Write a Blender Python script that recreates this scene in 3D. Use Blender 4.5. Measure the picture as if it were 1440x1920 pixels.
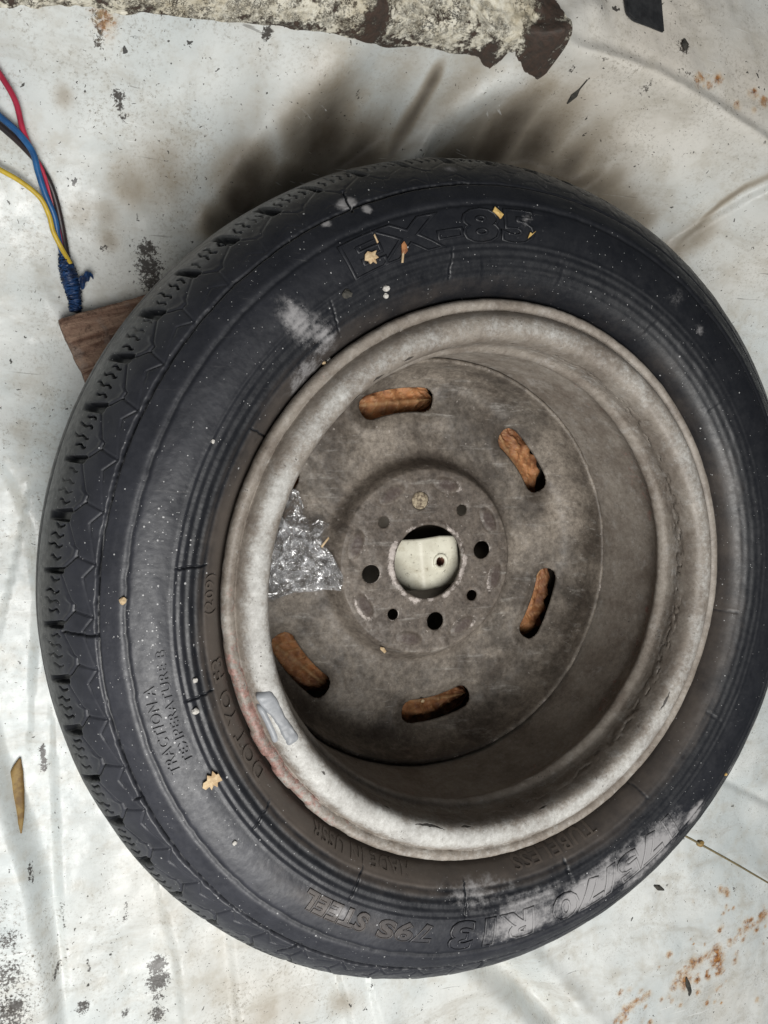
import bpy, bmesh, math, random
import numpy as np
from mathutils import Matrix, Vector

random.seed(7)
scene = bpy.context.scene
for o in list(bpy.data.objects):
    bpy.data.objects.remove(o)
C = scene.collection

# ------------------------------------------------------------------ camera
# world frame: wheel axis = Z, origin at the middle of the near rim flange, metres
CAM_R = np.array([[0.9215330681589192, 0.03229527843387, 0.38695454420446806],
                  [0.0, 0.996535292784696, -0.08317096990248579],
                  [-0.388299889633784, 0.07664479907599085, 0.9183402258885278]])
CAM_P = np.array([-0.26971932234828866, 0.08483446402246123, 0.42888336563008156])
FPX = 1450.0
cd = bpy.data.cameras.new('camera')
cam = bpy.data.objects.new('camera', cd)
C.objects.link(cam)
mw = Matrix.Identity(4)
for i in range(3):
    for j in range(3):
        mw[i][j] = CAM_R[j][i]
    mw[i][3] = CAM_P[i]
cam.matrix_world = mw
cd.sensor_fit = 'VERTICAL'
cd.sensor_height = 24.0
cd.lens = FPX / 1920 * 24.0
cd.clip_start = 0.01
cd.clip_end = 50
scene.camera = cam

# ------------------------------------------------------------------ light
# the wheel lies inside a car boot: daylight comes in through the open tailgate (picture bottom)
world = bpy.data.worlds.new('World')
scene.world = world
world.use_nodes = True
bg = world.node_tree.nodes['Background']
bg.inputs[0].default_value = (0.80, 0.90, 1.0, 1)
bg.inputs[1].default_value = 0.04
ld = bpy.data.lights.new('boot_opening_daylight', 'AREA')
ld.shape = 'RECTANGLE'
ld.size = 0.8
ld.size_y = 0.7
ld.energy = 21.5
ld.color = (1.0, 0.985, 0.955)
lo = bpy.data.objects.new('boot_opening_daylight', ld)
C.objects.link(lo)
lo.location = (-0.26, -0.50, 1.04)
lo.rotation_euler = (Vector(lo.location) - Vector((0.0, -0.05, -0.05))).to_track_quat('Z', 'Y').to_euler()
scene.view_settings.view_transform = 'Standard'
scene.view_settings.look = 'None'
scene.view_settings.gamma = 1.0
scene.view_settings.use_curve_mapping = False
scene.view_settings.exposure = 0.0

# ------------------------------------------------------------------ helpers
def at(u, v, z):
    """survey point of the photograph (1440x1920) on the level z -> world xyz"""
    d = np.array([(u - 720) / FPX, -(v - 960) / FPX, -1.0]) @ CAM_R
    t = (z - CAM_P[2]) / d[2]
    return CAM_P + t * d

_lat = {}
def vnoise(x, y, seed=0):
    if seed not in _lat:
        _lat[seed] = np.random.RandomState(seed + 11).rand(256, 256)
    L = _lat[seed]
    xi = np.floor(x).astype(int); yi = np.floor(y).astype(int)
    fx = x - xi; fy = y - yi
    fx = fx * fx * (3 - 2 * fx); fy = fy * fy * (3 - 2 * fy)
    a = L[xi & 255, yi & 255]; b = L[(xi + 1) & 255, yi & 255]
    c = L[xi & 255, (yi + 1) & 255]; d = L[(xi + 1) & 255, (yi + 1) & 255]
    return (a * (1 - fx) + b * fx) * (1 - fy) + (c * (1 - fx) + d * fx) * fy - 0.5

def fbm(x, y, oct=4, seed=0):
    s = 0; a = 1.0
    for i in range(oct):
        s = s + a * vnoise(x * 2 ** i + 17.3 * i, y * 2 ** i - 9.1 * i, seed + i)
        a *= 0.5
    return s

def sstep(a, b, x):
    t = np.clip((x - a) / (b - a), 0, 1)
    return t * t * (3 - 2 * t)

def seg_dist(X, Y, pts):
    """distance to a polyline, parameter 0..1 along it and side (+ = left)"""
    best = np.full(X.shape, 1e9); side = np.zeros(X.shape); par = np.zeros(X.shape)
    n = len(pts) - 1
    for i in range(n):
        ax, ay = pts[i][0], pts[i][1]; bx, by = pts[i + 1][0], pts[i + 1][1]
        dx, dy = bx - ax, by - ay
        l2 = dx * dx + dy * dy
        t = np.clip(((X - ax) * dx + (Y - ay) * dy) / l2, 0, 1)
        d = np.hypot(X - ax - t * dx, Y - ay - t * dy)
        s = np.sign(dx * (Y - ay) - dy * (X - ax))
        m = d < best
        best = np.where(m, d, best); side = np.where(m, s, side); par = np.where(m, (i + t) / n, par)
    return best, par, side

def link(name, mesh, mat=None, parent=None):
    o = bpy.data.objects.new(name, mesh)
    C.objects.link(o)
    if mat is not None:
        mesh.materials.append(mat)
    if parent is not None:
        o.parent = parent
    return o

def tag(o, label=None, cat=None, group=None, kind=None):
    if label: o['label'] = label
    if cat: o['category'] = cat
    if group: o['group'] = group
    if kind: o['kind'] = kind
    return o

def grid_mesh(name, V, nu, nv, wrap=False, attrs=None, keep=None):
    """V (nu*nv,3), index = i*nv + j ; wrap closes j"""
    me = bpy.data.meshes.new(name)
    V = np.asarray(V, dtype=np.float32)
    jn = nv if wrap else nv - 1
    I, J = np.meshgrid(np.arange(nu - 1), np.arange(jn), indexing='ij')
    J2 = (J + 1) % nv
    Q = np.stack([I * nv + J, I * nv + J2, (I + 1) * nv + J2, (I + 1) * nv + J], -1).reshape(-1, 4)
    if keep is not None:
        Q = Q[keep(Q)]
        used = np.zeros(len(V), bool); used[Q.ravel()] = True
        remap = np.cumsum(used) - 1
        Q = remap[Q]; V = V[used]
        if attrs: attrs = {k: np.asarray(a).ravel()[used] for k, a in attrs.items()}
    me.vertices.add(len(V)); me.vertices.foreach_set('co', V.ravel())
    n = len(Q)
    me.loops.add(n * 4); me.loops.foreach_set('vertex_index', Q.ravel().astype(np.int32))
    me.polygons.add(n); me.polygons.foreach_set('loop_start', np.arange(0, n * 4, 4, dtype=np.int32))
    me.polygons.foreach_set('loop_total', np.full(n, 4, dtype=np.int32))
    me.polygons.foreach_set('use_smooth', np.ones(n, dtype=bool))
    me.update(calc_edges=True)
    me.validate()
    if attrs:
        for k, a in attrs.items():
            at_ = me.attributes.new(k, 'FLOAT', 'POINT')
            at_.data.foreach_set('value', np.asarray(a, dtype=np.float32).ravel())
    return me

def py_mesh(name, V, F, smooth=True):
    me = bpy.data.meshes.new(name)
    me.from_pydata([tuple(map(float, v)) for v in V], [], F)
    if smooth:
        me.polygons.foreach_set('use_smooth', np.ones(len(me.polygons), dtype=bool))
    me.update()
    return me

def smooth_path(pts, n):
    """Catmull-Rom resample"""
    P = np.array(pts, float)
    P = np.vstack([2 * P[0] - P[1], P, 2 * P[-1] - P[-2]])
    out = []
    m = len(P) - 3
    for k in range(n):
        t = k / (n - 1) * m
        i = min(int(t), m - 1); f = t - i
        a, b, c, d = P[i], P[i + 1], P[i + 2], P[i + 3]
        out.append(0.5 * (2 * b + (c - a) * f + (2 * a - 5 * b + 4 * c - d) * f ** 2 + (3 * b - a - 3 * c + d) * f ** 3))
    return np.array(out)

def tube_mesh(name, pts, rad, n=80, k=10, lump=0.0, seed=3):
    P = smooth_path(pts, n)
    T = np.gradient(P, axis=0); T /= np.linalg.norm(T, axis=1)[:, None]
    ref = np.array([0, 0, 1.0])
    N = np.cross(T, ref); ln = np.linalg.norm(N, axis=1)[:, None]
    N = np.where(ln < 1e-3, np.array([1.0, 0, 0]), N / np.maximum(ln, 1e-6))
    B = np.cross(T, N)
    rr = np.interp(np.linspace(0, 1, n), np.linspace(0, 1, len(np.atleast_1d(rad))), np.atleast_1d(rad)) if np.ndim(rad) else np.full(n, rad)
    V = []; F = []
    for i in range(n):
        for j in range(k):
            a = 2 * math.pi * j / k
            r = rr[i] * (1 + lump * float(vnoise(np.array(i * 0.45), np.array(j * 0.9), seed)))
            V.append(P[i] + r * (math.cos(a) * N[i] + math.sin(a) * B[i]))
    for i in range(n - 1):
        for j in range(k):
            F.append((i * k + j, i * k + (j + 1) % k, (i + 1) * k + (j + 1) % k, (i + 1) * k + j))
    F.append(tuple(range(k))[::-1]); F.append(tuple((n - 1) * k + j for j in range(k)))
    return py_mesh(name, V, F)

# ------------------------------------------------------------------ node helper
class Mat:
    def __init__(s, name, rough=0.5, spec=0.5, metal=0.0):
        s.m = bpy.data.materials.new(name); s.m.use_nodes = True
        s.t = s.m.node_tree; s.b = s.t.nodes['Principled BSDF']
        s.b.inputs['Roughness'].default_value = rough
        s.b.inputs['Specular IOR Level'].default_value = spec
        s.b.inputs['Metallic'].default_value = metal
        s.co = s.t.nodes.new('ShaderNodeTexCoord').outputs['Object']
    def put(s, inp, v):
        if isinstance(v, (int, float)): inp.default_value = v
        elif isinstance(v, (tuple, list)):
            inp.default_value = tuple(v) if len(inp.default_value) == len(v) else tuple(v) + (1,)
        else: s.t.links.new(v, inp)
    def node(s, t, **kw):
        n = s.t.nodes.new(t)
        for k, v in kw.items(): setattr(n, k, v)
        return n
    def map(s, scale=(1, 1, 1), rot=(0, 0, 0), loc=(0, 0, 0), vec=None):
        n = s.node('ShaderNodeMapping')
        n.inputs['Scale'].default_value = scale; n.inputs['Rotation'].default_value = rot; n.inputs['Location'].default_value = loc
        s.put(n.inputs['Vector'], vec or s.co)
        return n.outputs[0]
    def noise(s, scale, detail=4, rough=0.55, vec=None, dist=0.0, col=False):
        n = s.node('ShaderNodeTexNoise')
        n.inputs['Scale'].default_value = scale; n.inputs['Detail'].default_value = detail
        n.inputs['Roughness'].default_value = rough; n.inputs['Distortion'].default_value = dist
        s.put(n.inputs['Vector'], vec or s.co)
        return n.outputs[1 if col else 0]
    def vor(s, scale, feature='F1', out=0, vec=None, rand=1.0):
        n = s.node('ShaderNodeTexVoronoi', feature=feature)
        n.inputs['Scale'].default_value = scale; n.inputs['Randomness'].default_value = rand
        s.put(n.inputs['Vector'], vec or s.co)
        return n.outputs[out]
    def math(s, op, a, b=0.0, clamp=False):
        n = s.node('ShaderNodeMath', operation=op, use_clamp=clamp)
        s.put(n.inputs[0], a); s.put(n.inputs[1], b)
        return n.outputs[0]
    def add(s, a, b): return s.math('ADD', a, b)
    def mul(s, a, b): return s.math('MULTIPLY', a, b)
    def rng(s, v, a, b, c=0.0, d=1.0):
        n = s.node('ShaderNodeMapRange', interpolation_type='SMOOTHSTEP')
        s.put(n.inputs[0], v)
        for i, x in enumerate((a, b, c, d)): n.inputs[i + 1].default_value = x
        return n.outputs[0]
    def mix(s, f, a, b, mode='MIX'):
        n = s.node('ShaderNodeMix', data_type='RGBA', blend_type=mode)
        s.put(n.inputs[0], f); s.put(n.inputs[6], a); s.put(n.inputs[7], b)
        return n.outputs[2]
    def attr(s, name):
        n = s.node('ShaderNodeAttribute', attribute_name=name)
        return n.outputs['Fac']
    def bump(s, h, strength=0.5, dist=0.001, normal=None):
        n = s.node('ShaderNodeBump')
        n.inputs['Strength'].default_value = strength; n.inputs['Distance'].default_value = dist
        s.put(n.inputs['Height'], h)
        if normal is not None: s.put(n.inputs['Normal'], normal)
        return n.outputs[0]
    def color(s, v): s.put(s.b.inputs['Base Color'], v); return s
    def rough(s, v): s.put(s.b.inputs['Roughness'], v); return s
    def normal(s, v): s.put(s.b.inputs['Normal'], v); return s

def simple_mat(name, c1, c2, scale=60, rough=0.6, bump=0.3, bdist=0.0006, spec=0.4):
    m = Mat(name, rough, spec)
    n = m.noise(scale, 6, 0.65)
    m.color(m.mix(m.rng(n, 0.35, 0.65), c1, c2))
    m.normal(m.bump(m.noise(scale * 3, 4), bump, bdist))
    return m.m

# =================================================================== materials
def panel_material():
    m = Mat('white_painted_steel', 0.42, 0.45)
    big = m.noise(9, 3, 0.6)
    mid = m.noise(45, 5, 0.65)
    col = m.mix(m.rng(big, 0.35, 0.7), (0.74, 0.76, 0.74), (0.58, 0.625, 0.625))
    col = m.mix(m.mul(m.attr('warm'), 0.8), col, (0.66, 0.585, 0.49))
    col = m.mix(m.mul(m.rng(mid, 0.46, 0.72), 0.45), col, (0.46, 0.425, 0.35))
    sm_ = m.noise(1.0, 5, 0.7, vec=m.map((9, 46, 20), (0, 0, 1.2), vec=m.mix(0.05, m.co, m.noise(8, 3, col=True), 'ADD')))
    col = m.mix(m.mul(m.rng(sm_, 0.5, 0.72), 0.42), col, (0.40, 0.37, 0.31))
    # fine ingrained dust
    fine = m.noise(420, 5, 0.75)
    dens = m.attr('dirt')
    col = m.mix(m.mul(m.mul(m.rng(fine, 0.48, 0.7), m.rng(m.noise(24, 4, 0.7), 0.34, 0.62)), m.add(0.42, m.mul(dens, 0.7))), col, (0.27, 0.245, 0.2))
    # soft dirt, with shade behind and under the tyre painted in
    g = m.attr('grime_shade')
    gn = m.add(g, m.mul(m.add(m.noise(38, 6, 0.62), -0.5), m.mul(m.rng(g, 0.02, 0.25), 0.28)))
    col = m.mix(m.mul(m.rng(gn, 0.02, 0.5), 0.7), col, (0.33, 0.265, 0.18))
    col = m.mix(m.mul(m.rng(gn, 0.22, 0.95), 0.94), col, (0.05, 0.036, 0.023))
    # scratches: two directions, light ones and dark ones
    for rot, sx, sy, c, thr, amt in ((0.6, 18, 520, (0.83, 0.84, 0.82), 0.665, 0.6), (-0.8, 14, 420, (0.83, 0.84, 0.82), 0.68, 0.6),
                                     (0.9, 12, 360, (0.12, 0.11, 0.1), 0.705, 0.6), (1.75, 16, 480, (0.14, 0.13, 0.12), 0.715, 0.6)):
        w = m.mix(0.02, m.co, m.noise(6, 2, 0.5, col=True), 'ADD')
        s = m.noise(1.0, 3, 0.6, vec=m.map((sx, sy, 40), (0, 0, rot), vec=w))
        reg = m.rng(m.noise(11, 2, vec=m.map(loc=(rot, 2, 1))), 0.48, 0.62)
        col = m.mix(m.mul(m.mul(m.rng(s, thr, thr + 0.04), reg), amt), col, c)
    # specks of dirt, sharp
    for sc, thr, pick, c in ((190, 0.16, 0.86, (0.03, 0.027, 0.022)), (75, 0.13, 0.9, (0.025, 0.022, 0.02)), (420, 0.2, 0.8, (0.06, 0.05, 0.04))):
        w = m.mix(0.012, m.co, m.noise(160, 3, col=True), 'ADD')
        d = m.vor(sc, vec=w); cc = m.node('ShaderNodeSeparateColor'); m.put(cc.inputs[0], m.vor(sc, out=1, vec=w))
        pk = m.rng(m.add(m.add(cc.outputs[0], m.mul(dens, 0.12)), m.mul(m.add(m.noise(17, 3, 0.6, vec=m.map(loc=(sc, 0, 0))), -0.6), 0.5)), pick, pick + 0.02)
        size = m.mul(cc.outputs[1], thr)
        on = m.mul(m.math('LESS_THAN', d, m.add(size, 0.05)), pk)
        col = m.mix(m.mul(on, 0.9), col, c)
    # dark stains with ragged edges
    st = m.attr('stain')
    sn = m.add(st, m.mul(m.add(m.noise(420, 6, 0.8), -0.5), 2.4))
    sf = m.mul(m.rng(sn, 0.42, 0.55), m.rng(st, 0.05, 0.2))
    col = m.mix(m.mul(sf, 0.92), col, (0.035, 0.028, 0.024))
    # rust
    ru = m.attr('rust')
    rn = m.add(ru, m.mul(m.add(m.noise(170, 8, 0.8), -0.5), 2.2))
    rf = m.mul(m.rng(rn, 0.3, 0.95), m.rng(ru, 0.1, 0.4))
    rc = m.mix(m.rng(m.noise(260, 5, 0.7), 0.4, 0.62), (0.42, 0.19, 0.055), (0.14, 0.05, 0.022))
    halo = m.mul(m.mul(m.rng(ru, 0.05, 0.7), m.rng(m.noise(140, 5, 0.7), 0.35, 0.6)), 0.55)
    col = m.mix(halo, col, (0.62, 0.43, 0.22))
    col = m.mix(rf, col, rc)
    m.color(col)
    m.rough(m.add(m.rng(m.noise(120, 4), 0.3, 0.8, 0.27, 0.5), m.mul(m.math('MAXIMUM', rf, g), 0.3)))
    h = m.add(m.mul(m.noise(260, 5, 0.6), 0.5), m.mul(m.noise(35, 3), 1.5))
    h = m.add(h, m.mul(rf, -0.6))
    m.normal(m.bump(h, 0.28, 0.0015))
    return m.m

def rubber_material():
    m = Mat('weathered_rubber', 0.5, 0.45)
    dust = m.attr('dust'); chalk = m.attr('chalk'); left = m.attr('sky_sheen')
    n1 = m.noise(55, 6, 0.68); n2 = m.noise(240, 5, 0.7)
    col = m.mix(m.rng(n1, 0.3, 0.7), (0.008, 0.009, 0.012), (0.014, 0.015, 0.018))
    col = m.mix(m.mul(left, m.rng(n1, 0.2, 0.8, 0.5, 1.0)), col, (0.046, 0.048, 0.059))  # lower-left sidewall painted paler, standing in for reflected sky
    dm = m.add(dust, m.mul(m.add(m.noise(34, 6, 0.7), -0.5), 0.7))
    col = m.mix(m.mul(m.rng(dm, 0.25, 0.95), 0.85), col, (0.115, 0.095, 0.08))
    cm = m.add(chalk, m.mul(m.add(m.noise(120, 7, 0.75), -0.5), 1.5))
    cf = m.mul(m.rng(cm, 0.12, 0.75), m.rng(chalk, 0.04, 0.3))
    col = m.mix(m.mul(cf, 0.85), col, (0.33, 0.322, 0.325))
    # streaky scuffs
    w = m.noise(1.0, 4, 0.7, vec=m.map((25, 340, 60), (0, 0, 0.8)))
    col = m.mix(m.mul(m.rng(w, 0.66, 0.74), 0.14), col, (0.2, 0.19, 0.18))
    # pale grains of dust
    for sc, pick in ((900, 0.962), (420, 0.992)):
        d = m.vor(sc); cc = m.node('ShaderNodeSeparateColor'); m.put(cc.inputs[0], m.vor(sc, out=1))
        on = m.mul(m.math('LESS_THAN', d, m.mul(cc.outputs[1], 0.26)), m.rng(m.add(cc.outputs[0], m.mul(m.attr('grain'), 0.35)), pick, pick + 0.01))
        col = m.mix(m.mul(on, 0.75), col, (0.5, 0.5, 0.5))
    m.color(col)
    m.rough(m.add(m.rng(n2, 0.3, 0.7, 0.36, 0.52), m.mul(cf, 0.3)))
    m.normal(m.bump(m.add(m.mul(n2, 0.4), m.mul(n1, 0.5)), 0.25, 0.001))
    return m.m

def rim_material():
    m = Mat('worn_grey_wheel_paint', 0.45, 0.5)
    pale = m.attr('pale'); rust = m.attr('rust')
    n1 = m.noise(26, 6, 0.7); n2 = m.noise(110, 7, 0.75); n3 = m.noise(500, 4, 0.7)
    col = m.mix(m.rng(n1, 0.3, 0.72), (0.31, 0.28, 0.245), (0.165, 0.138, 0.115))
    col = m.mix(m.mul(m.rng(n2, 0.5, 0.72), 0.5), col, (0.40, 0.385, 0.365))
    pm = m.add(m.add(pale, m.mul(m.add(n2, -0.5), 0.9)), m.mul(m.add(n3, -0.5), 0.7))
    pf = m.mul(m.rng(pm, 0.2, 0.8), m.rng(pale, 0.02, 0.3))
    col = m.mix(pf, col, m.mix(m.rng(n1, 0.35, 0.7), (0.52, 0.52, 0.50), (0.36, 0.355, 0.34)))
    col = m.mix(m.mul(m.rng(m.noise(300, 6, 0.8), 0.6, 0.7), 0.75), col, (0.06, 0.05, 0.042))
    rn = m.add(rust, m.mul(m.add(m.noise(170, 6, 0.75), -0.5), 1.5))
    rf = m.mul(m.rng(rn, 0.35, 0.6), m.rng(rust, 0.05, 0.2))
    col = m.mix(m.mul(rf, 0.85), col, m.mix(m.rng(n3, 0.4, 0.6), (0.36, 0.2, 0.175), (0.2, 0.1, 0.08)))
    hf = m.noise(230, 9, 0.82)
    col = m.mix(1.0, col, m.mix(m.rng(hf, 0.28, 0.74), (0.72, 0.70, 0.68), (1.25, 1.25, 1.25)), 'MULTIPLY')
    sc_ = m.noise(1.0, 4, 0.6, vec=m.map((30, 620, 60), (0, 0, 0.9), vec=m.mix(0.03, m.co, m.noise(9, 2, col=True), 'ADD')))
    col = m.mix(m.mul(m.mul(m.rng(sc_, 0.66, 0.71), m.rng(m.noise(30, 2), 0.45, 0.6)), 0.5), col, (0.42, 0.4, 0.37))
    pit = m.vor(330, vec=m.mix(0.01, m.co, m.noise(200, 3, col=True), 'ADD'))
    col = m.mix(m.mul(m.mul(m.rng(pit, 0.12, 0.2, 1, 0), m.rng(m.noise(28, 4, 0.6), 0.5, 0.62)), 0.8), col, (0.045, 0.034, 0.027))
    chip = m.rng(m.attr('chip'), 0.3, 0.75)
    col = m.mix(m.mul(chip, 0.9), col, (0.03, 0.025, 0.022))
    m.color(col)
    m.rough(m.rng(n2, 0.3, 0.75, 0.4, 0.72))
    m.normal(m.bump(m.add(m.add(m.mul(n2, 0.8), m.mul(n3, 0.25)), m.add(m.mul(pf, 0.35), m.mul(chip, -1.2))), 0.4, 0.0012))
    return m.m

def disc_material():
    m = Mat('dirty_wheel_disc_paint', 0.5, 0.45)
    crust = m.attr('crust'); pad = m.attr('pad')
    n1 = m.noise(20, 6, 0.68); n2 = m.noise(130, 7, 0.75); n3 = m.noise(480, 4, 0.7)
    col = m.mix(m.rng(n1, 0.38, 0.62), (0.235, 0.205, 0.172), (0.082, 0.068, 0.056))
    col = m.mix(m.mul(m.rng(m.noise(9, 5, 0.7, vec=m.map(loc=(4, 4, 1))), 0.46, 0.64), 0.65), col, (0.06, 0.052, 0.045))
    col = m.mix(m.mul(pad, 0.75), col, m.mix(m.rng(n2, 0.35, 0.65), (0.15, 0.126, 0.106), (0.075, 0.06, 0.05)))
    col = m.mix(m.mul(m.rng(n2, 0.55, 0.75), 0.6), col, (0.05, 0.042, 0.036))
    # brushed-on lighter streaks
    w = m.noise(1.0, 5, 0.7, vec=m.map((20, 150, 60), (0, 0, -0.5)))
    col = m.mix(m.mul(m.rng(w, 0.55, 0.75), 0.5), col, (0.40, 0.385, 0.36))
    cm = m.add(crust, m.mul(m.add(m.noise(420, 6, 0.8), -0.5), 1.7))
    cf = m.mul(m.rng(cm, 0.5, 0.72), m.rng(crust, 0.05, 0.3))
    col = m.mix(m.mul(cf, 0.85), col, (0.5, 0.45, 0.42))
    col = m.mix(m.mul(m.rng(m.noise(260, 3, 0.5, vec=m.map(loc=(3, 1, 0))), 0.69, 0.74), 0.7), col, (0.36, 0.33, 0.3))
    hf = m.noise(230, 9, 0.82)
    col = m.mix(1.0, col, m.mix(m.rng(hf, 0.28, 0.74), (0.52, 0.5, 0.48), (1.5, 1.5, 1.5)), 'MULTIPLY')
    sc_ = m.noise(1.0, 4, 0.6, vec=m.map((30, 620, 60), (0, 0, 0.9), vec=m.mix(0.03, m.co, m.noise(9, 2, col=True), 'ADD')))
    col = m.mix(m.mul(m.mul(m.rng(sc_, 0.66, 0.71), m.rng(m.noise(30, 2), 0.45, 0.6)), 0.5), col, (0.42, 0.4, 0.37))
    pit = m.vor(330, vec=m.mix(0.01, m.co, m.noise(200, 3, col=True), 'ADD'))
    col = m.mix(m.mul(m.mul(m.rng(pit, 0.12, 0.2, 1, 0), m.rng(m.noise(28, 4, 0.6), 0.5, 0.62)), 0.8), col, (0.045, 0.034, 0.027))
    col = m.mix(m.mul(m.attr('dk'), m.rng(n3, 0.3, 0.6, 0.35, 0.8)), col, (0.06, 0.04, 0.036))
    m.color(col)
    m.rough(m.rng(n2, 0.3, 0.75, 0.42, 0.75))
    m.normal(m.bump(m.add(m.add(m.mul(n2, 0.8), m.mul(n3, 0.25)), m.mul(cf, 0.6)), 0.4, 0.0012))
    return m.m

def mat_material():
    m = Mat('cracked_paint_on_bitumen', 0.6, 0.4)
    w = m.mix(0.10, m.co, m.noise(40, 6, 0.7, col=True), 'ADD')
    crack = m.vor(70, 'DISTANCE_TO_EDGE', vec=w)
    crack2 = m.vor(200, 'DISTANCE_TO_EDGE', vec=w)
    n = m.noise(20, 7, 0.72, dist=0.6); n2 = m.noise(180, 6, 0.75)
    bare = m.attr('bare')
    cream = m.mix(m.rng(n2, 0.35, 0.65), (0.82, 0.79, 0.68), (0.58, 0.53, 0.41))
    cream = m.mix(m.mul(m.rng(m.noise(16, 3), 0.5, 0.7), 0.5), cream, (0.4, 0.33, 0.2))
    dark = m.mix(m.rng(n2, 0.4, 0.6), (0.03, 0.02, 0.016), (0.06, 0.036, 0.028))
    f = m.add(m.add(bare, m.mul(m.add(n, -0.5), 2.3)), m.mul(m.add(n2, -0.5), 1.6))
    f = m.rng(f, 0.3, 0.5)
    c1 = m.mul(m.rng(crack, 0.01, 0.06, 1.0, 0.0), m.rng(m.noise(60, 4), 0.45, 0.6))
    c2 = m.mul(m.rng(crack2, 0.02, 0.07, 1.0, 0.0), m.rng(m.noise(75, 4), 0.5, 0.62))
    k = m.math('MAXIMUM', f, m.math('MAXIMUM', c1, c2))
    m.color(m.mix(m.mul(k, 0.97), cream, dark))
    h = m.add(m.mul(k, -1.0), m.add(m.mul(n, 1.2), m.mul(n2, 0.5)))
    m.normal(m.bump(h, 0.8, 0.0025))
    return m.m

def wood_material():
    m = Mat('weathered_wood', 0.75, 0.25)
    v = m.map((14, 130, 60), (0, 0, 0.0))
    g = m.noise(1.0, 6, 0.65, vec=v, dist=1.2)
    col = m.mix(m.rng(g, 0.3, 0.68), (0.19, 0.1, 0.07), (0.52, 0.35, 0.255))
    col = m.mix(m.mul(m.rng(m.noise(300, 5, 0.7), 0.55, 0.7), 0.6), col, (0.1, 0.055, 0.04))
    col = m.mix(m.rng(m.noise(1.0, 3, 0.6, vec=m.map((10, 420, 50), (0, 0, 0.03))), 0.66, 0.71), col, (0.035, 0.02, 0.016))
    col = m.mix(m.mul(m.rng(m.noise(70, 5), 0.55, 0.7), 0.5), col, (0.4, 0.35, 0.32))
    m.color(col)
    col2 = m.mix(m.mul(m.rng(m.noise(120, 8, 0.8), 0.5, 0.62), 0.65), col, (0.09, 0.05, 0.038))
    m.color(col2)
    m.normal(m.bump(m.add(m.add(g, m.mul(m.noise(120, 8, 0.8), 0.9)), m.mul(m.noise(400, 4), 0.4)), 1.0, 0.004))
    return m.m

def leaf_material():
    m = Mat('dry_brown_leaf', 0.6, 0.35)
    n = m.noise(45, 6, 0.7); v = m.attr('vein')
    col = m.mix(m.rng(n, 0.32, 0.7), (0.5, 0.23, 0.095), (0.16, 0.062, 0.032))
    col = m.mix(m.mul(m.rng(m.noise(160, 5, 0.7), 0.52, 0.7), 0.7), col, (0.13, 0.05, 0.022))
    col = m.mix(m.mul(v, 0.6), col, (0.55, 0.36, 0.18))
    w = m.vor(210, 'DISTANCE_TO_EDGE')
    col = m.mix(m.mul(m.rng(w, 0.0, 0.05, 1, 0), 0.3), col, (0.16, 0.07, 0.03))
    m.color(col)
    m.normal(m.bump(m.add(n, m.mul(v, 0.5)), 0.6, 0.002))
    return m.m

M_PANEL = panel_material()
M_RUBBER = rubber_material()
M_RIM = rim_material()
M_DISC = disc_material()
M_MAT = mat_material()
M_WOOD = wood_material()
M_LEAF = leaf_material()
M_LEAD = simple_mat('grey_lead', (0.33, 0.345, 0.365), (0.24, 0.25, 0.265), 70, 0.42, 0.4)
M_CREAM = simple_mat('cream_paint', (0.76, 0.74, 0.62), (0.6, 0.575, 0.47), 50, 0.4, 0.25)
_c = Mat.__new__(Mat); _c.m = M_CREAM; _c.t = M_CREAM.node_tree; _c.b = _c.t.nodes['Principled BSDF']; _c.co = [n for n in _c.t.nodes if n.type == 'TEX_COORD'][0].outputs['Object']
_old = _c.b.inputs['Base Color'].links[0].from_socket
_x = _c.mix(_c.mul(_c.rng(_c.noise(310, 5, 0.75), 0.6, 0.68), 0.8), _old, (0.1, 0.085, 0.06))
_c.color(_c.mix(_c.mul(_c.rng(_c.noise(75, 4, 0.7), 0.5, 0.7), 0.4), _x, (0.38, 0.33, 0.22)))
M_RUSTY = simple_mat('rusty_steel', (0.19, 0.085, 0.05), (0.09, 0.04, 0.028), 180, 0.8, 0.6)
M_PLUG = simple_mat('speckled_beige_plug', (0.45, 0.38, 0.27), (0.11, 0.08, 0.055), 420, 0.8, 0.5)
M_RED = simple_mat('red_wire_insulation', (0.43, 0.03, 0.065), (0.3, 0.02, 0.045), 90, 0.38, 0.1)
M_BLUE = simple_mat('blue_wire_insulation', (0.022, 0.115, 0.29), (0.015, 0.07, 0.19), 90, 0.38, 0.1)
M_YELLOW = simple_mat('yellow_wire_insulation', (0.6, 0.43, 0.045), (0.45, 0.31, 0.035), 90, 0.4, 0.1)
M_BLACKW = simple_mat('black_wire_insulation', (0.018, 0.018, 0.02), (0.035, 0.022, 0.022), 90, 0.4, 0.1)
M_TAPE = simple_mat('blue_insulating_tape', (0.012, 0.055, 0.17), (0.012, 0.02, 0.05), 120, 0.45, 0.5)
M_BLACK = simple_mat('black_rubber', (0.018, 0.019, 0.021), (0.035, 0.036, 0.038), 130, 0.6, 0.3)
M_STRAW = simple_mat('straw', (0.62, 0.43, 0.15), (0.45, 0.28, 0.09), 200, 0.6, 0.3)
M_CHIP = simple_mat('pale_wood_chip', (0.62, 0.48, 0.3), (0.42, 0.29, 0.16), 260, 0.8, 0.5)
M_STALK = simple_mat('dry_grass_stalk', (0.25, 0.2, 0.1), (0.16, 0.13, 0.07), 200, 0.7, 0.2)
M_BROWNLEAF = simple_mat('brown_grass_blade', (0.3, 0.2, 0.07), (0.17, 0.1, 0.035), 120, 0.6, 0.3)
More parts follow.
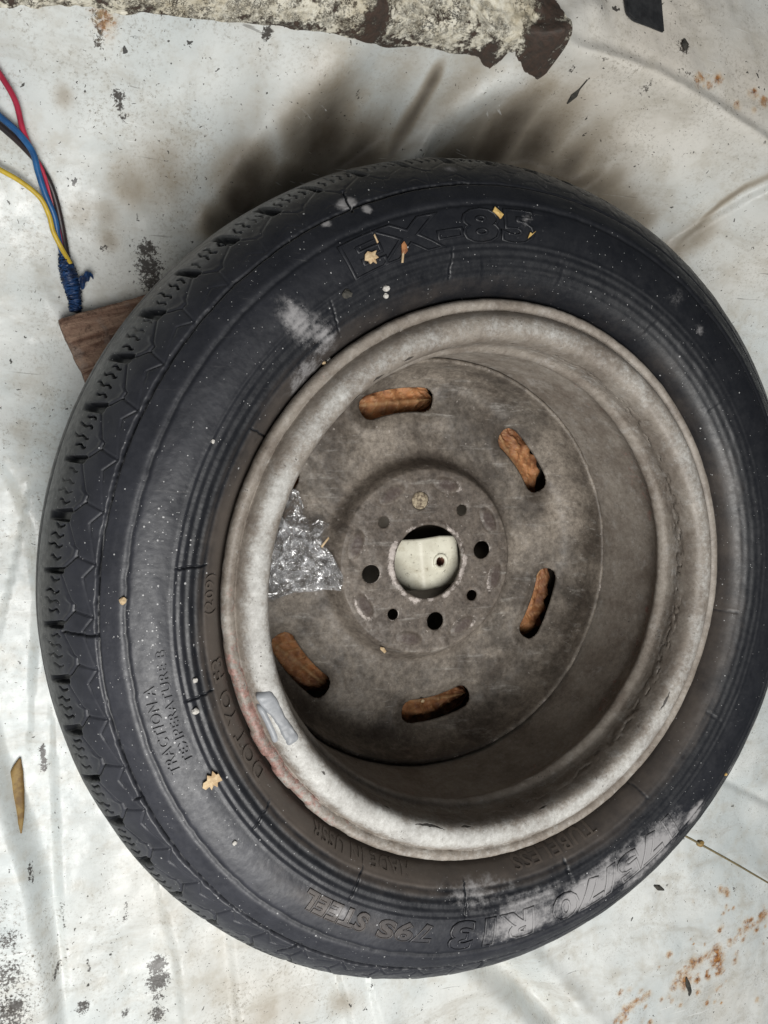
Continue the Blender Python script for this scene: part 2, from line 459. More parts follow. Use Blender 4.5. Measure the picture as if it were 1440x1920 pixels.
M_CRUMB = simple_mat('pale_grit', (0.62, 0.6, 0.56), (0.4, 0.38, 0.35), 500, 0.85, 0.6)
M_BARK = simple_mat('dark_plant_bit', (0.03, 0.03, 0.026), (0.07, 0.065, 0.055), 300, 0.8, 0.5)

# =================================================================== setting: boot floor with the wheel well
FOLD_PX = [(-400, -60), (0, -30), (190, -15), (420, 5), (700, 40), (900, 66), (1040, 92), (1130, 110), (1230, 148), (1330, 198), (1440, 275), (1560, 380), (1800, 620)]
ZU = -0.065
FOLD = [at(u, v, ZU) for u, v in FOLD_PX]
ZF = -0.168
def wl(L, z): return [at(u, v, z) for u, v in L]

LIP = wl([(-70, 1300), (-40, 1440), (12, 1560), (48, 1680), (70, 1800), (92, 1930), (125, 2150), (150, 2400)], -0.14)
PLATEAU = wl([(930, 2050), (1060, 1925), (1180, 1835), (1300, 1745), (1440, 1640), (1700, 1460)], -0.15)
CREASE = wl([(1270, 462), (1310, 425), (1350, 385), (1400, 350), (1460, 322), (1600, 290)], -0.13)
LOWFOLD = wl([(900, 1790), (960, 1835), (1010, 1880), (1060, 1930), (1150, 2030)], -0.16)
RCREASE = wl([(1370, 1465), (1440, 1500), (1560, 1560)], -0.15)
RIDGES = [wl([(440, 440), (500, 330), (560, 230), (610, 150), (640, 60)], -0.13),
          wl([(770, 330), (800, 285), (850, 235), (900, 190), (960, 140), (1020, 85)], -0.12),
          wl([(1080, 330), (1150, 320), (1250, 330), (1330, 320)], -0.13)]
LEFTFOLD = wl([(-60, 380), (10, 470), (60, 560), (100, 640), (90, 760), (60, 900)], -0.165)
VFOLDS = [wl([(-30, 840), (20, 900), (55, 990), (70, 1120), (60, 1300)], -0.165), wl([(700, 1880), (720, 1960), (740, 2050)], -0.165), wl([(300, 1690), (330, 1800), (345, 1950)], -0.165), wl([(100, 1420), (108, 1600), (115, 1760), (130, 1950)], -0.165), wl([(430, 1760), (440, 1850), (450, 1990)], -0.165),
          wl([(640, 1850), (655, 1920), (680, 2050)], -0.165)]

def panel_z(X, Y):
    r = np.hypot(X, Y)
    d, par, side = seg_dist(X, Y, FOLD)
    sd_ = np.where(side > 0, d, -d)                  # + beyond the fold (upper floor)
    wid = 0.085 + 0.05 * sstep(0.05, -0.25, X) + 0.02 * sstep(0.1, 0.3, X)
    t = np.clip((sd_ + wid) / (wid + 0.002), 0, 1)
    lin = 0.30 * sstep(0, 1, t) + 0.70 * t ** 2.6
    z = ZF + (ZU - ZF) * np.where(t > 0.9, 1 - (1 - lin) * (1 - 0.35 * sstep(.9, 1, t)), lin)
    ramp = sstep(-wid, -0.01, sd_)
    z = z + 0.0016 * np.exp(-((sd_ - .002) / 0.006) ** 2) * sstep(0.0, 0.06, X) - 0.0009 * np.exp(-((sd_ - .012) / 0.005) ** 2) * sstep(0.0, 0.06, X)        # rolled lip along the fold
    # pressed ribs on the sloping wall
    wall = sstep(-wid - 0.03, -wid + 0.03, sd_) * sstep(0.0, -0.03, sd_)
    for k, (R, h, w) in enumerate(zip(RIDGES, (0.015, 0.019, 0.005), (0.017, 0.013, 0.03))):
        dd, _, _ = seg_dist(X, Y, R)
        z = z + h * np.exp(-(dd / w) ** 2) * (0.35 + 0.65 * wall)
    # hollows pressed between the ribs, close to the tyre
    for L_, h, w in ((wl([(470, 420), (540, 330), (640, 260), (690, 220)], -.14), .018, .026), (wl([(840, 290), (920, 262), (1010, 262), (1090, 300)], -.14), .015, .02)):
        dd, _, _ = seg_dist(X, Y, L_)
        z = z - h * sstep(w * 1.25, w * .45, dd)
    # crease on the right: step up
    dd, _, s = seg_dist(X, Y, CREASE)
    sdd = np.where(s > 0, -dd, dd)
    end = sstep(0.02, 0.06, dd * 0 + np.hypot(X - CREASE[0][0], Y - CREASE[0][1]) + 0.02)
    z = z + (0.007 * sstep(-0.003, 0.007, sdd) * np.exp(-(np.maximum(sdd, 0) / 0.09) ** 2) - 0.0035 * np.exp(-((sdd + 0.003) / 0.005) ** 2)) * end * (dd < 0.3)
    # lip at lower left
    dd, _, s = seg_dist(X, Y, LIP)
    sdd = np.where(s > 0, -dd, dd)      # + to the left side of the picture
    z = z + 0.018 * sstep(-0.016, 0.004, sdd)
    # plateau at lower right
    dd, _, s = seg_dist(X, Y, PLATEAU)
    sdd = np.where(s > 0, -dd, dd)
    z = z + 0.012 * sstep(-0.035, 0.015, sdd)
    dd, _, _ = seg_dist(X, Y, LOWFOLD)
    z = z - 0.016 * np.exp(-(dd / 0.012) ** 2)
    z = z + 0.006 * np.exp(-((dd - 0.026) / 0.011) ** 2)
    dd, _, _ = seg_dist(X, Y, RCREASE)
    z = z - 0.005 * np.exp(-(dd / 0.006) ** 2)
    dd, _, s = seg_dist(X, Y, LEFTFOLD)
    z = z + 0.006 * sstep(-0.012, 0.012, np.where(s > 0, dd, -dd)) * np.exp(-(dd / 0.1) ** 2)
    for F in VFOLDS:
        dd, _, s = seg_dist(X, Y, F)
        z = z + 0.005 * sstep(-0.0035, 0.0035, np.where(s > 0, dd, -dd)) * np.exp(-(dd / 0.03) ** 2)
    # buckles
    amp = sstep(0.27, 0.31, r)
    z = z + amp * (0.0045 * fbm(X * 14, Y * 14, 3, 5) + 0.0012 * fbm(X * 60, Y * 60, 3, 9))
    # keep clear of the tyre
    lim = np.where(r < 0.30, ZF + 0.002 + np.clip((r - 0.24) / 0.045, 0, 1) ** 2 * 0.025, 1.0)
    z = np.minimum(z, np.where(r < 0.285, np.minimum(lim, ZF + 0.02), z))
    return z

def on_panel(u, v, lift=0.0):
    z = -0.15
    for _ in range(12):
        p = at(u, v, z)
        z = 0.5 * z + 0.5 * float(panel_z(np.array([p[0]]), np.array([p[1]]))[0])
    p = at(u, v, z)
    p[2] = float(panel_z(np.array([p[0]]), np.array([p[1]]))[0]) + lift
    return p

def build_panel():
    xs = np.r_[np.linspace(-.95, -.46, 30)[:-1], np.linspace(-0.46, 0.60, 520), np.linspace(.6, 1.1, 30)[1:]]
    ys = np.r_[np.linspace(-1.1, -.66, 30)[:-1], np.linspace(-0.66, 0.64, 640), np.linspace(.64, 1.0, 24)[1:]]
    nx, ny = len(xs), len(ys)
    X, Y = np.meshgrid(xs, ys, indexing='ij')
    Z = panel_z(X, Y)
    r = np.hypot(X, Y)
    def blob(L):
        A = np.zeros_like(X)
        for u, v, ru, s in L:                      # ru in photo pixels
            p = on_panel(u, v)
            rad = ru * 0.00045
            dx = X - p[0]; dy = Y - p[1]
            A = np.maximum(A, s * np.exp(-(dx * dx + dy * dy) / rad ** 2))
        return A
    def line(L):
        A = np.zeros_like(X)
        for pts, ru, s in L:
            P = [on_panel(u, v) for u, v in pts]
            d, _, _ = seg_dist(X, Y, P)
            A = np.maximum(A, s * np.exp(-(d / (ru * 0.00045)) ** 2))
        return A
    rr_ = random.Random(5)
    RS_ = [(cx + rr_.gauss(0, sx), cy + rr_.gauss(0, sy), rr_.uniform(4, 12), rr_.uniform(.35, .9)) for cx, cy, sx, sy, n_ in ((1300, 1820, 38, 26, 26), (1400, 1735, 28, 22, 16), (1195, 1885, 26, 20, 12), (1360, 1840, 40, 40, 10), (1325, 150, 22, 12, 8), (1420, 190, 18, 14, 7)) for _ in range(n_)]
    rust = np.maximum(blob([(1315, 145, 10, .8), (1330, 160, 9, .8), (1432, 190, 12, .9), (1415, 180, 9, .6), (1400, 1735, 22, .7), (1430, 1715, 22, .9), (1362, 1672, 12, .8),
                            (1352, 1668, 10, .7), (1345, 1800, 26, .9), (1340, 1780, 14, .8), (1300, 1805, 18, .8), (1285, 1840, 22, .9), (1308, 1860, 10, .8), (1420, 1875, 10, .7), (1362, 1700, 8, .6),
                            (1240, 1875, 8, .7), *RS_, (195, 30, 22, .55), (1300, 1690, 6, .4)]),
                      line([([(1262, 1850), (1290, 1815), (1330, 1790)], 15, .62), ([(1155, 1915), (1190, 1880), (1215, 1865)], 13, .6), ([(1370, 1770), (1400, 1740), (1435, 1720)], 12, .55), ([(1345, 1780), (1350, 1820)], 16, .8)]))
    stain = np.maximum(blob([(280, 500, 26, .75), (275, 470, 22, .7), (285, 530, 24, .7), (268, 455, 12, .5), (296, 1808, 16, 1), (296, 1838, 22, .9), (296, 1900, 18, .75), (296, 1870, 14, .55),
                             (222, 180, 10, .8), (226, 200, 8, .7), (232, 222, 7, .6), (1283, 87, 12, 1.0), (1272, 80, 7, .7), (500, 65, 8, .9), (195, 465, 8, .6), (155, 1888, 14, .8), (30, 1885, 13, .9),
                             (235, 1900, 9, .7), (280, 1810, 7, .8), (1212, 165, 9, .5), (1072, 130, 5, .7), (1378, 1668, 8, .5), (1135, 110, 6, .5), (190, 30, 18, .6), (235, 1722, 6, .7), (1250, 1660, 6, .6), (10, 1760, 30, .5), (12, 1830, 40, .55), (15, 1900, 45, .6), (0, 1700, 20, .4)]),
                       line([([(80, 1400), (83, 1440)], 6, .8), ([(55, 1620), (60, 1655)], 4, .7), ([(100, 1840), (112, 1800)], 4, .6), ([(190, 50), (185, 80)], 8, .6), ([(235, 1680), (238, 1725)], 4, .5),
                             ([(670, 170), (678, 195)], 4, .5), ([(116, 1690), (120, 1740)], 4, .5), ([(165, 1800), (167, 1820)], 4, .6), ([(1275, 130), (1310, 150)], 7, .4)]))
    grime_shade = np.maximum(blob([(470, 350, 60, .75), (455, 380, 45, .85), (600, 270, 75, .7), (680, 300, 60, .62), (760, 290, 40, .42), (560, 230, 45, .5), (860, 255, 75, .8), (930, 262, 65, .8), (1000, 280, 60, .68), (1070, 305, 50, .55), (1140, 350, 40, .45),  # dirt mixed with painted shade on the wall behind the tyre
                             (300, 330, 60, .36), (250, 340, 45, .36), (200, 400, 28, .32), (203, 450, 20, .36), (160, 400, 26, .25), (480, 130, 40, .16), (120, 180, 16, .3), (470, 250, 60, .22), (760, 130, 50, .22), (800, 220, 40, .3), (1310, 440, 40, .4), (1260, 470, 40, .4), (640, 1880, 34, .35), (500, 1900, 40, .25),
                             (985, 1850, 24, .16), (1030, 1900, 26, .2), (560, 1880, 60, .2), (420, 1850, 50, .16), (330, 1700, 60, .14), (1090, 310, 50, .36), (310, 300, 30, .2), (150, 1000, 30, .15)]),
                       line([([(620, 330), (700, 300), (800, 290), (1000, 300), (1100, 345), (1200, 420)], 34, .5), ([(400, 420), (450, 400), (560, 330), (650, 310)], 34, .6), ([(1275, 455), (1310, 425), (1350, 383), (1395, 352), (1445, 330)], 9, .45),  # dark bands painted as shade behind the tyre and along the crease
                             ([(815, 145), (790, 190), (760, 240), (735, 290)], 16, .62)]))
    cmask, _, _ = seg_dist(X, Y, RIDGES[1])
    grime_shade = np.clip(grime_shade * 1.3, 0, 1.0) * (1 - 0.75 * np.exp(-(cmask / .016) ** 2)) * (0.88 + 0.22 * fbm(X * 40, Y * 40, 4, 21))  # rib kept paler in the colour so it reads as lit
    grime_shade = np.maximum(grime_shade, 0.75 * sstep(.26, .2, r))  # floor under the wheel painted dark, shade and dirt together
    dirt = blob([(250, 250, 200, .6), (400, 250, 200, .5), (1250, 60, 200, .7), (1380, 120, 120, .6), (1200, 230, 160, .35), (1350, 1860, 120, .35), (20, 1830, 70, 2.6), (10, 1900, 60, 2.6), (0, 1740, 30, 1.8), (90, 900, 160, .45),
                 (280, 1720, 90, .4), (480, 1880, 120, .8), (620, 1890, 60, .8), (1380, 470, 90, .3), (60, 560, 120, .3), (40, 460, 60, .45)])
    warm = blob([(1250, 60, 260, .85), (1400, 150, 160, .8), (1150, 130, 120, .5), (300, 470, 120, .3), (480, 1880, 110, .5), (400, 1820, 120, .35), (900, 1880, 90, .3), (1350, 1880, 110, .35), (1200, 300, 160, .4), (1420, 480, 130, .45), (320, 1640, 110, .3), (1300, 1850, 70, .3)])
    V = np.stack([X, Y, Z], -1).reshape(-1, 3)
    me = grid_mesh('boot_floor', V, nx, ny, attrs=dict(rust=rust, stain=stain, grime_shade=grime_shade, dirt=dirt, warm=warm))
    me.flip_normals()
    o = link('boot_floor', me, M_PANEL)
    tag(o, 'white painted steel boot floor with rust spots, dirt, painted shade and scratches', 'floor', kind='structure')
    return o
build_panel()

# =================================================================== the spare wheel
wheel = bpy.data.objects.new('spare_wheel', None)
C.objects.link(wheel)
wheel.empty_display_size = 0.05
tag(wheel, 'old black tyre on a grey steel rim lying in the white boot well', 'wheel')

# ---- tyre
HALF = [(.1795, -.017), (.1832, -.0135), (.1858, -.0075), (.1878, -.0010), (.1908, .0042), (.1955, .0084), (.2040, .0122), (.2137, .0143), (.2250, .0150), (.2380, .0126),
        (.2445, .0096), (.2510, .0056), (.2580, .0006), (.2640, -.0050), (.2690, -.0110), (.2735, -.0190), (.2770, -.0290), (.2795, -.0410), (.2815, -.0570), (.2820, -.0735)]
_pp = smooth_path(HALF, 900)
def prof_z(R):
    up = _pp[_pp[:, 1] > -0.03]
    return np.interp(R, up[:, 0], up[:, 1])

NP = 57
PITCH = 2 * math.pi / NP
CRACK_AXES = [math.radians(174 - 22.65 * k) for k in range(16)]

def tyre_dirt_sheen(R, TH):
    deg = np.degrees(TH) % 360
    adiff = lambda d0: (deg - d0 + 180) % 360 - 180
    dust = sstep(.214, .190, R) * (0.62 + 0.3 * np.exp(-(adiff(215) / 60) ** 2) - 0.3 * np.exp(-(adiff(80) / 50) ** 2))
    dust = np.maximum(dust, 0.5 * np.exp(-((R - .222) / .012) ** 2) * np.exp(-(adiff(238) / 22) ** 2))
    chalk = np.zeros_like(R)
    for dg, rr, ra, rb, st in ((-58, .228, .032, .014, .95), (-72, .224, .034, .012, .95), (-86, .225, .03, .010, .8), (-84, .213, .03, .009, .55), (-95, .200, .03, .010, .45), (-66, .213, .026, .006, .45), (-47, .236, .012, .007, .8),
                               (134, .214, .008, .016, .62), (132, .200, .010, .012, .55), (138, .190, .016, .008, .5), (118, .254, .006, .0035, .95), (116, .247, .003, .003, .8), (122, .249, .003, .0025, .8), (-28, .255, .014, .004, .6), (-36, .250, .010, .004, .6),
                               (-62, .240, .016, .006, .6), (101, .262, .006, .003, .4), (239, .222, .014, .006, .4), (60, .226, .008, .008, .3), (52, .222, .006, .005, .35), (92, .229, .007, .006, .3)):
        dx = np.radians(adiff(dg)) * R; dy = R - rr
        chalk = np.maximum(chalk, st * np.exp(-(dx / ra) ** 2 - (dy / rb) ** 2))
    sky_sheen = sstep(.20, .225, R) * (0.22 + 0.78 * np.exp(-(adiff(205) / 62) ** 2)) * (1 - 0.85 * np.exp(-(adiff(60) / 75) ** 2)) * sstep(.2745, .2685, R)  # sky reflection painted in: strongest lower left, weakest upper right
    grain = np.exp(-(adiff(183) / 16) ** 2) * np.exp(-((R - .226) / .018) ** 2) + .06
    return dict(dust=np.clip(dust, 0, 1), chalk=chalk, sky_sheen=sky_sheen, grain=grain)

def build_tyre():
    arc = np.r_[0, np.cumsum(np.hypot(*np.diff(_pp, axis=0).T))]
    a_sh = np.interp(0.2475, _pp[:700, 0], arc[:700])
    a_end = arc[np.argmax(_pp[:, 1] < -0.047)]
    s = np.r_[np.linspace(0, a_sh, 120, endpoint=False), np.linspace(a_sh, a_end, 112, endpoint=False), np.linspace(a_end, arc[-1], 8)]
    pr = np.interp(s, arc, _pp[:, 0]); pz = np.interp(s, arc, _pp[:, 1])
    low = np.linspace(arc[-1], 0, 44)[1:]
    pr = np.r_[pr, np.interp(low, arc, _pp[:, 0])]; pz = np.r_[pz, -0.147 - np.interp(low, arc, _pp[:, 1])]
    nu = len(pr); nt = len(s)
    A = np.r_[np.linspace(math.radians(100), math.radians(268), 1650, endpoint=False), np.linspace(math.radians(268), math.radians(460), 560, endpoint=False)]
    nv = len(A)
    # profile normals
    dr = np.gradient(pr); dz = np.gradient(pz)
    L = np.hypot(dr, dz); nr = -dz / L; nz = dr / L
    nr = -(-nr) if True else nr
    R = np.repeat(pr[:, None], nv, 1); Z = np.repeat(pz[:, None], nv, 1)
    TH = np.repeat(A[None], nu, 0)
    D = np.zeros((nu, nv))
    top = (np.arange(nu) < nt)[:, None]
    deg = np.degrees(TH) % 360
    adiff = lambda d0: (deg - d0 + 180) % 360 - 180
    # ring ribs, worn away towards the right side
    wear = 1 - 0.75 * np.exp(-(adiff(20) / 70) ** 2)
    rib = np.where((R > .1952) & (R < .2128), np.cos((R - .1952) / .0176 * 2 * math.pi * 3.5), 0)
    env = sstep(.1945, .1965, R) * sstep(.2135, .2115, R)
    D += top * 0.0003 * rib * env * wear
    D += top * 0.0006 * sstep(.2125, .2145, R) * sstep(.216, .2138, R) * wear
    # soft groove between side and shoulder band, shoulder crack
    wob = 0.0006 * fbm(TH * 40, TH * 0, 3, 31)
    D -= top * 0.0007 * np.exp(-((R - .2375 - wob) / .0011) ** 2)
    D += top * 0.0004 * sstep(.2375, .241, R) * sstep(.2505, .2495, R)
    jag = 0.0005 * fbm(TH * 70, TH * 0, 2, 33) + 0.0005 * fbm(TH * 30, TH * 0, 2, 34)
    cdep = 0.0014 + 0.0024 * sstep(0.12, 0.3, fbm(TH * 4, TH * 0 + 3.3, 2, 35) + 0.32 * np.exp(-(adiff(248) / 38) ** 2) + 0.05)
    D -= top * cdep * np.exp(-((R - .2510 - jag) / .0006) ** 2)
    # shoulder pattern
    g = (-(TH - math.radians(176.4)) / PITCH) % 1.0
    # outer zigzag step
    lineA = np.interp(g, [0, .12, .3, .44, .5, 1], [.2688, .2655, .2618, .2612, .2632, .2688])
    lineB = np.interp(g, [0, .2, .24, .95, 1], [.2568, .2528, .2526, .2578, .2568])
    onS = top * (R > .2512) * (Z > -0.048) * (0.25 + 0.75 * sstep(70, 45, np.abs(adiff(200))))
    arcR = R
    D += onS * 0.0009 * sstep(.0006, -.0004, arcR - lineA) * (Z > -.03)
    strip = np.exp(-((arcR - lineA - .0016) / .0011) ** 2) * (sstep(0, .05, g) * sstep(.62, .5, g)) * (Z > -.03)
    D += onS * 0.0006 * strip
    D -= onS * (Z > -.03) * 0.0011 * np.exp(-((arcR - lineA) / .0005) ** 2)
    D -= onS * (Z > -.03) * 0.0009 * np.exp(-((arcR - lineB) / .00055) ** 2) * (0.35 + 0.65 * sstep(.3, .15, np.minimum(g, 1 - g)))
    gg = g - (.27 + .05 * (R - .257) / .005)
    conn = np.exp(-(gg * PITCH * R / .0006) ** 2) * (R > lineB) * (R < lineA)
    D -= onS * (Z > -.03) * 0.0011 * conn
    # notches
    gn = (g + .5) % 1 - .5
    rn = np.random.RandomState(4).rand(NP + 1)
    idx = (np.floor((TH - math.radians(176.4)) / PITCH + .5).astype(int)) % NP
    shift = (rn[idx] - .5) * .04
    wN = .0025 * (0.75 + 0.5 * sstep(.283, .268, R)) * (1 + 0.7 * (rn[(idx + 7) % NP] - .5))
    tN = sstep(.2665, .2685, R) * sstep(-.031, -.020, Z)
    ns = (gn + shift) * PITCH * R + 0.30 * (R - .2715)
    D -= top * 0.0052 * tN * sstep(wN, wN * .55, np.abs(ns))
    # small sipes
    for c, ln in ((.24, 0.7), (.43, 1.0), (.62, 0.9), (.80, 0.6)):
        js = (g - c - .05 * (rn[(idx * 5 + int(c * 70)) % NP] - .5)) * PITCH * R + 0.0007 * np.sin((R - .27) * 1500 + rn[idx] * 6) + .0006 * fbm(R * 900, TH * 50, 2, 40)
        tS = sstep(.2690, .2698, R) * sstep(.2698 + .0068 * ln, .2690 + .0062 * ln, R)
        D -= top * (0.0010 + 0.0020 * rn[(idx * 3 + int(c * 50)) % NP]) * tS * np.exp(-(js / .0005) ** 2)
    # central tread grooves
    for zc in (-.052, -.0735, -.095):
        D -= 0.004 * np.exp(-((Z - zc) / .0022) ** 2) * (R > .27)
    # radial moulding marks and cracks
    rs = np.random.RandomState(12)
    for k, a0 in enumerate(CRACK_AXES):
        da = (TH - a0 + math.pi) % (2 * math.pi) - math.pi
        jit = 0.0010 * fbm(R * 700, R * 0 + k, 2, 50 + k)
        ds = da * R - jit + (R - .2) * rs.uniform(-.25, .25)
        m = sstep(.190 + rs.rand() * .008, .197, R) * sstep(.2150, .2110 - rs.rand() * .004, R)
        fd = (1.0 if 150 <= (math.degrees(a0) % 360) <= 292 else 0.35) * (0.6 + 0.6 * rs.rand())
        D -= top * 0.0013 * fd * m * np.exp(-(ds / .00055) ** 2)
        D += top * 0.00012 * m * np.exp(-((ds - .0016) / .0009) ** 2)
    for a_d, r0, r1, sl in ((237, .2495, .262, .5), (183.5, .251, .268, .05), (268, .2505, .262, -.2), (118, .249, .262, .3), (205, .2505, .255, .2)):
        ds = np.radians(adiff(a_d)) * R + sl * (R - r0) + .0008 * fbm(R * 500, R * 0, 2, 70)
        D -= top * 0.0022 * sstep(r0 - .001, r0, R) * sstep(r1 + .001, r1, R) * np.exp(-(ds / .0006) ** 2)
    # wobble of old rubber
    D += top * (0.0005 * fbm(TH * 9, R * 90, 3, 60) + 0.00007 * fbm(TH * 120, R * 500, 2, 64)) * sstep(.186, .2, R)
    Rn = R + nr[:, None] * D; Zn = Z + nz[:, None] * D
    V = np.stack([Rn * np.cos(TH), Rn * np.sin(TH), Zn], -1).reshape(-1, 3)
    # --- dirt that lies on the rubber, and the painted sheen
    DT = tyre_dirt_sheen(R, TH)
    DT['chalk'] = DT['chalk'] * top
    split_shade = 1 - np.clip(-(D / .0012), 0, 1) * top          # splits painted darker as shade: pale layers fade out inside
    for k_ in DT: DT[k_] = DT[k_] * split_shade
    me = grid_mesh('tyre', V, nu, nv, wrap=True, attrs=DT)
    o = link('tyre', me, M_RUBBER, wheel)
    return o
tyre = build_tyre()

# ---- raised writing on the sidewall
def set_attr(me, **kw):
    for k, v in kw.items():
        a = me.attributes.new(k, 'FLOAT', 'POINT')
        a.data.foreach_set('value', np.full(len(me.vertices), v, dtype=np.float32))

def lettering(name, text, a_start, a_end, r_mid, height, raise_=0.0005, outline=False, lift=0.22):
    """text reads clockwise, tops outwards; a_start/a_end = angles (deg) of first and last character edge"""
    parts = []
    for mode in (('fill', 'line') if outline else ('fill',)):
        cu = bpy.data.curves.new('text', 'FONT')
        cu.body = text; cu.size = 1.0; cu.resolution_u = 3
        cu.space_character = 1.12
        if mode == 'fill':
            cu.extrude = 0.02; cu.offset = 0.012 if not outline else 0.03
        else:
            cu.fill_mode = 'NONE'; cu.bevel_depth = 0.027; cu.bevel_resolution = 1; cu.offset = 0.045
        ob = bpy.data.objects.new('text', cu)
        C.objects.link(ob)
        dg = bpy.context.evaluated_depsgraph_get()
        me = bpy.data.meshes.new_from_object(ob.evaluated_get(dg))
        bpy.data.objects.remove(ob)
        bm = bmesh.new(); bm.from_mesh(me)
        for _ in range(2):
            ed = [e for e in bm.edges if e.calc_length() > 0.16]
            if ed: bmesh.ops.subdivide_edges(bm, edges=ed, cuts=1)
        bmesh.ops.triangulate(bm, faces=bm.faces[:])
        parts.append(bm)
    xs = [v.co.x for v in parts[0].verts]; ys = [v.co.y for v in parts[0].verts]
    x0, x1, y0, y1 = min(xs), max(xs), min(ys), max(ys)
    span = math.radians((a_start - a_end) % 360)
    full = bmesh.new()
    for k, bm in enumerate(parts):
        for v in bm.verts:
            fx = (v.co.x - x0) / (x1 - x0); fy = (v.co.y - y0) / (y1 - y0) - 0.5
            a = math.radians(a_start) - fx * span
            R = r_mid + fy * height
            zz = v.co.z
            if k == 0: h = (raise_ * (0.3 if outline else 1) if zz > 0 else -0.0012)
            else: h = raise_ * 0.45 + zz * height * 1.25
            v.co = (R * math.cos(a), R * math.sin(a), float(prof_z(R)) + h)
        tmp = bpy.data.meshes.new('t'); bm.to_mesh(tmp); bm.free(); full.from_mesh(tmp); bpy.data.meshes.remove(tmp)
    me = bpy.data.meshes.new(name); full.to_mesh(me); full.free()
    co = np.zeros(len(me.vertices) * 3, dtype=np.float32); me.vertices.foreach_get('co', co); co = co.reshape(-1, 3)
    DT = tyre_dirt_sheen(np.hypot(co[:, 0], co[:, 1]), np.arctan2(co[:, 1], co[:, 0]))
    DT['dust'] = np.clip(DT['dust'] + lift, 0, 1)
    for k_, a_ in DT.items():
        me.attributes.new(k_, 'FLOAT', 'POINT').data.foreach_set('value', np.asarray(a_, dtype=np.float32))
    o = link(name, me, M_RUBBER, tyre)
    o['label'] = 'raised rubber lettering ' + text
    return o
lettering('lettering', 'EX-85', 122.5, 90.5, .2245, .0190, .0009, True)
lettering('lettering', '175/70 R13', -51.5, -100, .2250, .0190, .0009, True)
lettering('lettering', '79S', -103.8, -113.6, .2230, .0115, .0008, True)
lettering('lettering', 'STEEL', -116, -128, .2225, .0110, .0008, True)
lettering('lettering', 'MADE IN USSR', -109.5, -132.8, .1900, .0060, .0011, False)
lettering('lettering', 'TUBELESS', -65.5, -86, .1895, .0062, .0011, False)
lettering('lettering', 'DOT YO F3', -147.5, -170.2, .1915, .0074, .0011, False)
lettering('lettering', 'TRACTION A', -156.6, -169.3, .2300, .0058, .0009, False)
lettering('lettering', 'TEMPERATURE B', -157.2, -174.0, .2215, .0050, .0009, False)
lettering('lettering', '(209)', -177.8, -184.6, .1928, .0070, .0010, False)
lettering('lettering', 'TWI', -177.6, -179.6, .2546, .0034, .0005, False)

